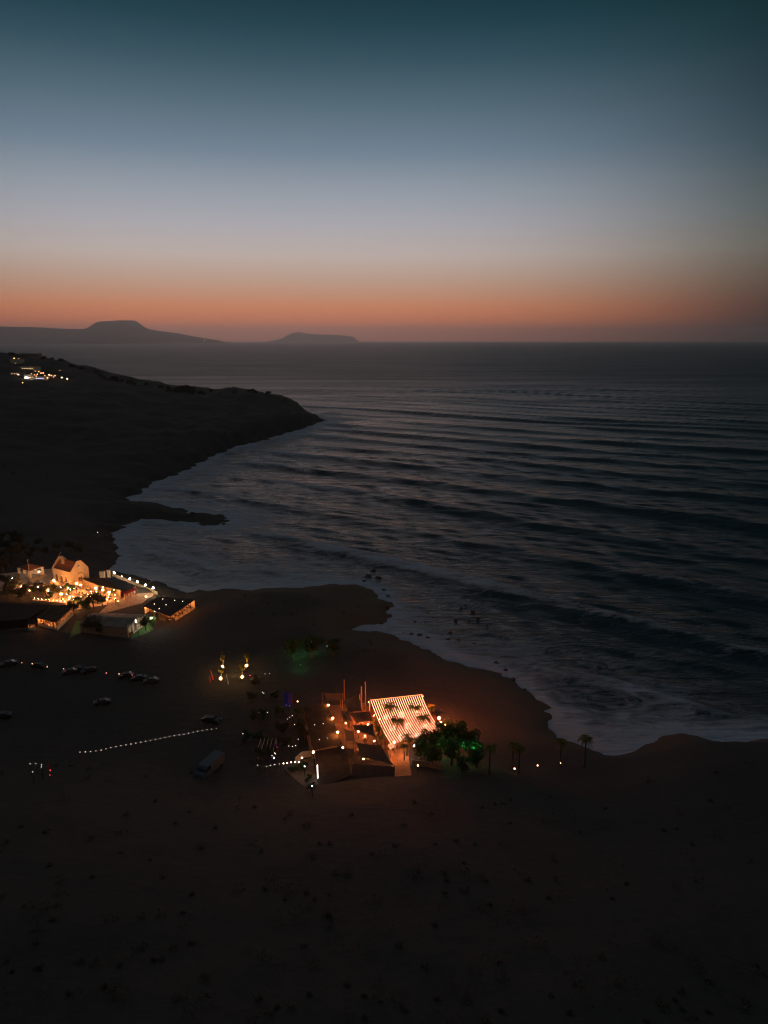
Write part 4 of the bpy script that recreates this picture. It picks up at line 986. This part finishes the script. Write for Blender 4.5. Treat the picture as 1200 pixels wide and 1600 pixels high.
put_tables(q_, 'below the light canopy', 'round tables below the light canopy', kind=tableR, chairs=4, seated=1)
# white round table with chairs by the path
p = G(612, 1170); p.z += .12; tableR('round table with white cloth beside the sand path', tuple(p), 0)
for k in range(8):
    a = k * math.pi / 4 + .2; chairP('wooden chair around the white round table by the path', (p.x + 1.3 * math.cos(a), p.y + 1.3 * math.sin(a), p.z), a - math.pi / 2, 1, 'chairs around the white round table')
glamp(616, 1160, 3.2, 'added lamp above the white round table, lighting the sand path', .12, 2600, (1, .28, .07))  # lamp added to turn the sand path bright orange
glamp(647.2, 1165, 3.0, 'bluish white spotlight under the near edge of the canopy', .19, 110, (.85, .9, 1.0)); glamp(661.8, 1163.4, 2.8, 'smaller white spotlight beside the bluish one', .13, 110, (1, .85, .7))
glamp(686, 1122, 2.8, 'flame-like globe lamp outside the right edge of the canopy', .28, 260, (1, .36, .12)); glamp(688.5, 1128, 2.4, 'lower warm lamp outside the right edge of the canopy', .2, 200, (1, .38, .14)); glamp(696, 1132, 2.0, 'small orange lamp at the right corner of the canopy', .15, 220, (1, .4, .12)); glamp(593, 1123, 2.6, 'small greenish lamp at the left edge of the canopy', .09, 60, (.6, 1, .75))
glamp(653, 1196, 2.0, 'dim lamp by the low wall at the end of the sand path', .1, 200, (1, .32, .14))
pxwall('garden_wall', 'low wall at the end of the sand path under dark trees', 'wall', [(644, 1196), (668, 1198), (690, 1203)], 1.4, .35, 'stone')

# green lit trees
TG = make_tree(21, 8.0, 3.6, 18, 'leafgreen', size=.24, per=170); TH = make_tree(22, 6.4, 3.0, 15, 'leafgreen', size=.22, per=170)
for i, (x, y, T, s) in enumerate([(672, 1182, TG, .85), (694, 1175, TG, 1.0), (716, 1178, TG, 1.05), (733, 1184, TH, 1.0), (657, 1192, TH, .8), (705, 1196, TH, .9), (680, 1200, TH, .8), (745, 1200, TH, .7), (722, 1208, TH, .6)]):
    T('%s broad tree of the green lit grove, counted from the canopy' % ORD[i], tuple(G(x, y)), i * 1.1, s, 'green lit grove beside the canopy')
GRN = (.10, 1.0, .28)
for i, (x, y, s) in enumerate([(690, 1178, 26), (706, 1186, 30), (724, 1182, 26), (684, 1190, 18), (740, 1190, 22), (712, 1168, 14)]):
    garden_spot('%s green garden spotlight in the dark grove, from the left' % ORD[i], G(x, y), GRN, s * 6, 'green garden spotlights', 3.4)
TG('dark green lit tree on the grass behind the four uplit trees', tuple(G(488, 1028)), 1, 1.0); TH('smaller green lit tree left of the dark green one', tuple(G(458, 1030)), 2, 1.0); TH('low dark tree right of the green lit tree near the shore', tuple(G(520, 1026)), 3, .9)
for x, y, s in [(463, 1018, 34), (486, 1008, 40), (470, 1036, 20)]: garden_spot('green garden spotlight in the dark trees near the shore', G(x, y + 10), GRN, s * 3.5, 'green spotlights near the shore', 1.6)
for i, (x, y) in enumerate([(486.5, 1003), (511, 1009.5), (518, 1010.5), (524, 1011), (528, 1013), (483, 1008)]): glamp(x, y, 1.0, 'tiny pale marker light near the shore trees', .08, 2.2, (.8, 1, .9), 'tiny pale lights near the shore trees', 'garden light')

# four uplit small trees
PU = make_tree(9, 3.4, .8, 16, 'palm', 'shrub', 1.1, .17, 60, 'shrub')
for i, (x, y) in enumerate([(347.3, 1041.3), (344.7, 1059.6), (385.3, 1039.3), (378.3, 1057)]):
    w = ['far left', 'near left', 'far right', 'near right'][i]
    glamp(x, y, .9, 'glaring ground floodlight in front of the %s uplit shrub' % w, .22, 600, (1, .50, .14), 'floodlights of the four uplit shrubs', dish=.75)
    g = G(x, y + 1.5); PU('narrow shrub lit golden from below, %s of four' % w, (g.x + .1, g.y + .6, g.z + .4), i, 1.0)
glamp(390.7, 1055.6, 1.0, 'small red light right of the four uplit shrubs', .14, 2.5, (1, .05, .14))
for i, (x0, y0, x1, h, lb, m) in enumerate([(306, 1078, -.5, 3.2, 'leaning reddish wooden post left of the uplit shrubs', 'wood'), (333, 1062, -.6, 3.0, 'leaning post lit red beside the far left uplit shrub', 'red'), (329, 1067, -.1, 2.2, 'short red post beside the near left uplit shrub', 'red'), (357, 1069, -.4, 3.0, 'thin grey post right of the left pair of uplit shrubs', 'white')]):
    g = G(x0, y0); a = MB(); a.tube([(0, 0, -.4), (x1 * .5, 0, h * .5), (x1, 0, h)], [.16, .13, .12], 6); tag(a.obj('wooden_post', M[m], None, tuple(g)), lb, 'post')

# string of festoon bulbs and other strings
def festoon(label, pts, n, r=.075, s=3.2, col=(1, .82, .68), h=2.6, sag=0.0):
    w = [G(x, y, h) + Vector((0, 0, h)) for x, y in pts]; O = w[0].copy(); w = [q - O for q in w]
    ln = [0]
    for a, b in zip(w[:-1], w[1:]): ln.append(ln[-1] + (b - a).length)
    def at(u):
        d = u * ln[-1]
        for i in range(len(w) - 1):
            if d <= ln[i + 1] + 1e-6: return w[i].lerp(w[i + 1], (d - ln[i]) / (ln[i + 1] - ln[i]))
        return w[-1]
    o = thing('string_lights', label, 'string lights', tuple(O))
    c = MB(); c.tube([at(i / 40) + Vector((0, 0, r + .10)) for i in range(41)], .008, 4); c.obj('cable', M['cable'], o)
    for i in range(n):
        s2 = s * (1.0, .7, 1.3, .85, 1.15)[(i * 7 + i // 4) % 5]; mt = emi('fest_%.2f_%s' % (s2, col), col, s2)
        b = MB(); b.ball(at(i / (n - 1)), r, 6, 4); b.obj('bulb', mt, o)
    for q in (w[0], w[-1]):
        e = MB(); e.tube([(q.x, q.y, q.z - h - .6), (q.x, q.y, q.z + .15)], .05, 5); e.obj('pole', M['wood'], o)
festoon('long string of white festoon bulbs sloping across the dark field', [(125, 1175), (141, 1174.5), (156, 1172.5), (172, 1168.5), (190, 1165), (205, 1162.5), (228, 1158), (248, 1154.3), (265, 1150.5), (288, 1147), (311, 1142), (324, 1140.3), (338, 1138.3)], 29, s=2.4)
festoon('short string of bright bulbs over the white lit terrace', [(443, 1192.8), (449, 1192), (455, 1191.2), (461, 1190.8), (467, 1190.8)], 5, .12, 14, (1, .8, .62), 3.2)
festoon('dim bulbs continuing left of the bright terrace string', [(416.5, 1197.5), (426, 1195), (436.5, 1193.6)], 4, .07, 3, (1, .85, .7), 3.2)
SB = [(402.6, 1195.7), (451.3, 1165.6), (457, 1166.2), (462, 1165.2), (404.6, 1113.3), (418, 1113.3), (456.5, 1118.3), (452.7, 1120.7), (449, 1123.5), (460.2, 1132), (491.7, 1132.6), (505, 1130.7), (499, 1155.6), (512, 1153.2), (466, 1155), (410, 1081.6), (412.2, 1083), (406, 1057.7), (414, 1053), (421, 1052.3), (425, 1180.5), (429, 1176.5), (430.5, 1178), (475.5, 1198), (379.5, 1146.5), (47, 1193.5), (56, 1193), (65, 1195), (64.5, 1198.5), (51, 1206)]
for i, (x, y) in enumerate(SB):
    s = 3.4 if i not in (4, 7, 8, 13, 14, 25, 26, 27, 28, 29) else 2.2
    nm = 'tiny pale star light ' + ('in the trees right of the uplit shrubs' if i in (17, 18, 19) else 'in the lower left corner group' if i >= 25 else 'above the brown banquet roof' if i in (10, 11, 12, 13) else 'in the dark garden left of the banquet roof')
    glamp(x, y, 4.9 if i in (10, 11, 12, 13) else 2.6, nm, .07, s, (.95, .92, .82), 'star lights ' + nm[21:], 'garden light', name='garden_light')
for x, y, lb in [(78.5, 1203.5, 'upper of two red lights at the lower left'), (78, 1211, 'lower of two red lights at the lower left')]: glamp(x, y, 1.2, lb, .11, 2.2 if y < 1205 else 1.2, (1, .06, .06))
a = G(77, 1206); q = MB(); q.tube([(0, 0, -.4), (-.1, 0, 3.0)], .08, 6); tag(q.obj('wooden_post', M['red'], None, tuple(a)), 'red lit post beside the two red lights at the lower left', 'post')
# purple lamp, blue banners, white terrace things
glamp(432, 1167, 1.8, 'magenta spotlight left of the banquet roof', .2, 4, (1, .12, .75)); glamp(465, 1096, 1.6, 'small orange lamp left of the far corner of the banquet roof', .13, 22, (1, .45, .22))
for i, (x, y) in enumerate([(447, 1101), (452.5, 1102)]):
    g = G(x, y); o = thing('banner', 'blue lit vertical banner, %s of two' % ('left' if i == 0 else 'right'), 'banner', tuple(g), .2); q = MB(); q.box((0, 0, 2.0), (.9, .05, 3.2)); q.obj('cloth', M['banner'], o); q = MB(); q.tube([(.5, 0, -.4), (.5, 0, 3.8)], .05, 5); q.obj('pole', M['metal'], o)
    q = MB(); q.ball((0, -.8, .3), .07, 6, 4); q.obj('spotlight', emi('blue', (.12, .12, 1), 4), o)
g = G(456.5, 1102); q = MB(); q.tube([(0, 0, -.4), (0, 0, 3.8)], .08, 5); tag(q.obj('wooden_post', M['red'], None, tuple(g)), 'reddish post right of the blue banners', 'post')
g = G(496.5, 1219); o = thing('tube_light', 'upright white tube light on the side of the kitchen building', 'tube light', tuple(g)); q = MB(); q.tube([(0, 0, .5), (0, 0, 3.6)], .09, 8); q.obj('tube', emi('tube', (1, .93, .84), 7), o); q = MB(); q.tube([(.12, .05, -.4), (.12, .05, 3.8)], .05, 6); q.obj('pole', M['metal'], o)
for x, y, lb in [(469, 1205, 'plant with grey leaves on the white lit terrace, upper one'), (462, 1207, 'dark plant on the white lit terrace, left one'), (476, 1203, 'dark plant beside the kitchen building corner'), (482, 1222, 'dark shrub at the lower end of the white lit terrace'), (487, 1236, 'dark round shrub below the tube light'), (455, 1209, 'low shrub at the left of the white lit terrace')]:
    T2(lb, tuple(G(x, y)), x, .45)
glamp(472, 1184, 2.4, 'small warm lamp at the terrace entrance beside the banquet roof', .1, 90, (1, .6, .35)); glamp(488, 1228, 2.6, 'white lamp at the lower end of the terrace', .07, 50, (1, .93, .84)); glamp(476, 1197.5, 2.2, 'faint white lamp on the terrace among the plants', .08, 60, (1, .95, .85))
pxwall('garden_wall', 'white low wall along the upper edge of the white lit terrace', 'wall', [(462, 1193), (472, 1184), (486, 1182)], 1.5, .3, 'plaster')
o = thing('pergola', 'pale wooden pergola left of the magenta spotlight', 'pergola', tuple(G(418, 1180))); 
for k in range(5):
    q = MB(); q.box((k * .9 - 1.8, 0, 2.9), (.12, 4.5, .14)); q.obj('beam', M['lightwood'], o)
for x in (-1.8, 1.8):
    for y in (-2, 2):
        q = MB(); q.box((x, y, 1.2), (.16, .16, 3.3)); q.obj('post', M['lightwood'], o)
for i, (x, y) in enumerate([(424, 1187), (420, 1170), (410, 1190), (405, 1160), (398, 1130), (412, 1125), (440, 1150), (436, 1120), (395, 1100), (430, 1095), (400, 1075), (385, 1160), (444, 1172), (470, 1140), (476, 1158), (468, 1120)]):
    (T1, T2)[i % 2]('%s garden tree left of the banquet roof, from below' % ORD[i], tuple(G(x, y)), i, .7, 'garden trees left of the banquet roof')
glamp(428, 1184, 1.2, 'cold white light in the pale bush below the magenta spotlight', .1, 30, (.8, .9, 1))

# path lamps right, palms there
for i, (x, y, r_, s) in enumerate([(804, 1201, .2, 7), (840, 1196, .17, 7), (876, 1192.3, .1, 7), (914, 1186.5, .11, 7)]):
    glamp(x, y, 1.0, '%s ground lamp along the right-hand path, from the canopy outwards' % ORD[i], r_, s, (1, .42, .28), 'ground lamps along the right-hand path')
for i, (x, y, lb) in enumerate([(802, 1163, 'dark palm behind the first right-hand path lamp'), (877, 1158, 'dark palm behind the third right-hand path lamp'), (916, 1154, 'tall dark palm at the end of the right-hand path lamps'), (766, 1168, 'dark palm right of the green lit grove'), (812, 1168, 'second dark palm behind the first right-hand path lamp')]):
    palm(PT, x, y, 8.0, lb, .8 if i != 2 else .9)
# low lights along the field track
for i, (x, y, c, s) in enumerate([(34, 1035.5, (1, .40, .10), 1.6), (50.4, 1037, (1, .5, .2), 3), (73.7, 1042, (1, .5, .25), 2.2), (99.4, 1045, (1, .2, .25), 2.5), (119, 1045.5, (1, .9, .6), 1.8), (166, 1051.6, (1, .25, .2), 2.5), (186, 1053, (1, .5, .3), 3), (206.5, 1054.6, (1, .15, .08), 1.5)]):
    glamp(x, y, 1.0, '%s small light along the dark field track, counted from the left' % ORD[i], .13, s, c, 'small lights along the field track', name='garden_light')
# parked cars
CA = make_car('car'); CB = make_car('cardark'); M['vanpaint'] = mat('faded_blue_van_paint', (.07, .10, .125), .5, .1, 1); CV = make_car('vanpaint', 'van', 'parked_van')
for T, x, y, rz, sc, lb in [(CA, 14, 1040, .5, 1.1, 'grey car parked at the left edge by the field track'), (CB, 62, 1043, 2.9, 1, 'dark car parked between two track lights'), (CA, 110, 1052, .4, 1, 'grey car below the white track light'), (CB, 124, 1048, 3.0, 1, 'dark car beside the white track light'), (CB, 139, 1050, .7, 1, 'dark car parked at an angle between the track lights'),
                         (CB, 198, 1058, .3, 1, 'dark car behind the last track light'), (CA, 218, 1062, .2, 1, 'grey car left of the pair near the track end'), (CA, 237, 1066, .3, 1, 'grey car right of the pair near the track end'), (CA, 160, 1100, .3, 1, 'lone grey car in the dark middle field'), (CA, 5, 1121, .2, 1, 'pale car cut by the left edge in the lower field'), (CB, 330, 1128, 2.9, 1.1, 'dark car beyond the right end of the festoon string')]:
    T(lb, tuple(G(x, y)), rz, sc)
CV('large pale van parked on the dark field below the festoon string', tuple(G(328, 1206)), R(66), 1.2)

# shore rocks
def make_rock(seed):
    def mk():
        rnd_ = random.Random(seed); mb = MB(); mb.ball((0, 0, 0), 1, 12, 8, .7)
        mb.v = [tuple(Vector(v) * (1 + .45 * mnoise.noise(Vector(v) * 1.3 + Vector((seed * 3, 0, 0))) + .15 * mnoise.noise(Vector(v) * 4))) for v in mb.v]
        o = mb.obj('rock', M['rock'], None, smooth=False); o['category'] = 'rock'; return o
    return stock(mk)
RK = [make_rock(1), make_rock(2), make_rock(3)]
rr_ = random.Random(9)
for i, (x, y, s) in enumerate([(575, 909, 3.6), (583, 907, 2.6), (591, 912, 3.0), (569, 914, 2), (600, 925, 2), (720, 972, 1.6), (738, 978, 2.0), (727, 966, 1.2), (746, 988, 1.4), (711, 990, 1.6), (704, 997, 1.8), (690, 1000, 1.4), (655, 1001, 3.0), (642, 996, 2.6), (668, 1005, 2.4), (630, 992, 2.0), (700, 1008, 2.6), (716, 1012, 2.2), (740, 1020, 2), (760, 1030, 2.2), (775, 1042, 2.6), (790, 1050, 2.4), (801, 1062, 2.0), (648, 985, 1.2), (350, 820, 3.5), (358, 824, 2.2), (366, 823, 1.6), (300, 803, 4), (250, 800, 4), (500, 657, 5), (512, 659, 3), (486, 663, 6), (604, 950, 2.4), (606, 935, 2.2), (596, 975, 1.8), (732, 992, 1.0), (760, 1000, .9), (820, 1078, 1.4)]):
    p = G(x, y); z = max(p.z, -.35)
    RK[i % 3]('dark wave-washed rock ' + ('at the tip of the grassy point' if i < 5 or 32 <= i <= 34 else 'off the headland' if 24 <= i <= 31 else 'in the shallows beside the beach'), (p.x, p.y, z), rr_.uniform(0, 6), s * (.42 if i > 4 else .5), ['rocks at the point', 'rocks off the headland', 'rocks in the shallows'][0 if (i < 5 or 32 <= i <= 34) else 1 if 24 <= i <= 31 else 2])

# scrub over the dark slopes (uncountable)
def scrub():
    rnd_ = random.Random(4); mb = MB(); n = 0
    while n < 420:
        u = rnd_.random()
        if u < .62:
            px, py = rnd_.uniform(-60, 1260), rnd_.uniform(1190, 1600)
            if 420 < px < 960 and py < 1245: continue
        elif u < .85: px, py = rnd_.uniform(-20, 460), rnd_.uniform(600, 860)
        else: px, py = rnd_.uniform(250, 620), rnd_.uniform(930, 1030)
        p = G(px, py)
        if p.z < 1.2: continue
        n += 1; far = max(1, p.length / 260); s = rnd_.choice((.35, .5, .7, 1.0, 1.7)) * rnd_.uniform(.8, 1.2) * min(far, 2.4)
        leaves(mb, (p.x, p.y, p.z + s * .35), s, 22 if far < 1.5 else 16, .2 * min(far, 2.4) + .05, rnd_, .6, .3)
    o = mb.obj('scrub', leafmat('dry_scrub_leaves', (.10, .10, .085), (.08, .085, .075))); o['kind'] = 'stuff'; o['label'] = 'low dry scrub on the dark slopes'
scrub()
# lights far across the bay
for x, y, yd, lb, s in [(319.5, 531.6, 23000, 'single bright light at the end of the far mesa mountain', 60), (440, 527, 25000, 'left of two faint lights at the foot of the distant island', 30), (442.5, 528, 25000, 'right of two faint lights at the foot of the distant island', 30), (391, 527.5, 25000, 'lone faint light left of the distant island', 16)]:
    p = PY(x, y, yd); o = thing('distant_light', lb, 'light', (p[0], p[1], 0)); q = MB(); q.ball((0, 0, p[2]), 9, 8, 5); q.obj('lamp', emi('far%d' % s, (1, .75, .5), s * .12), o); q = MB(); q.tube([(0, 0, 0), (0, 0, p[2] - 8)], 2, 6); q.obj('mast', M['metal'], o)
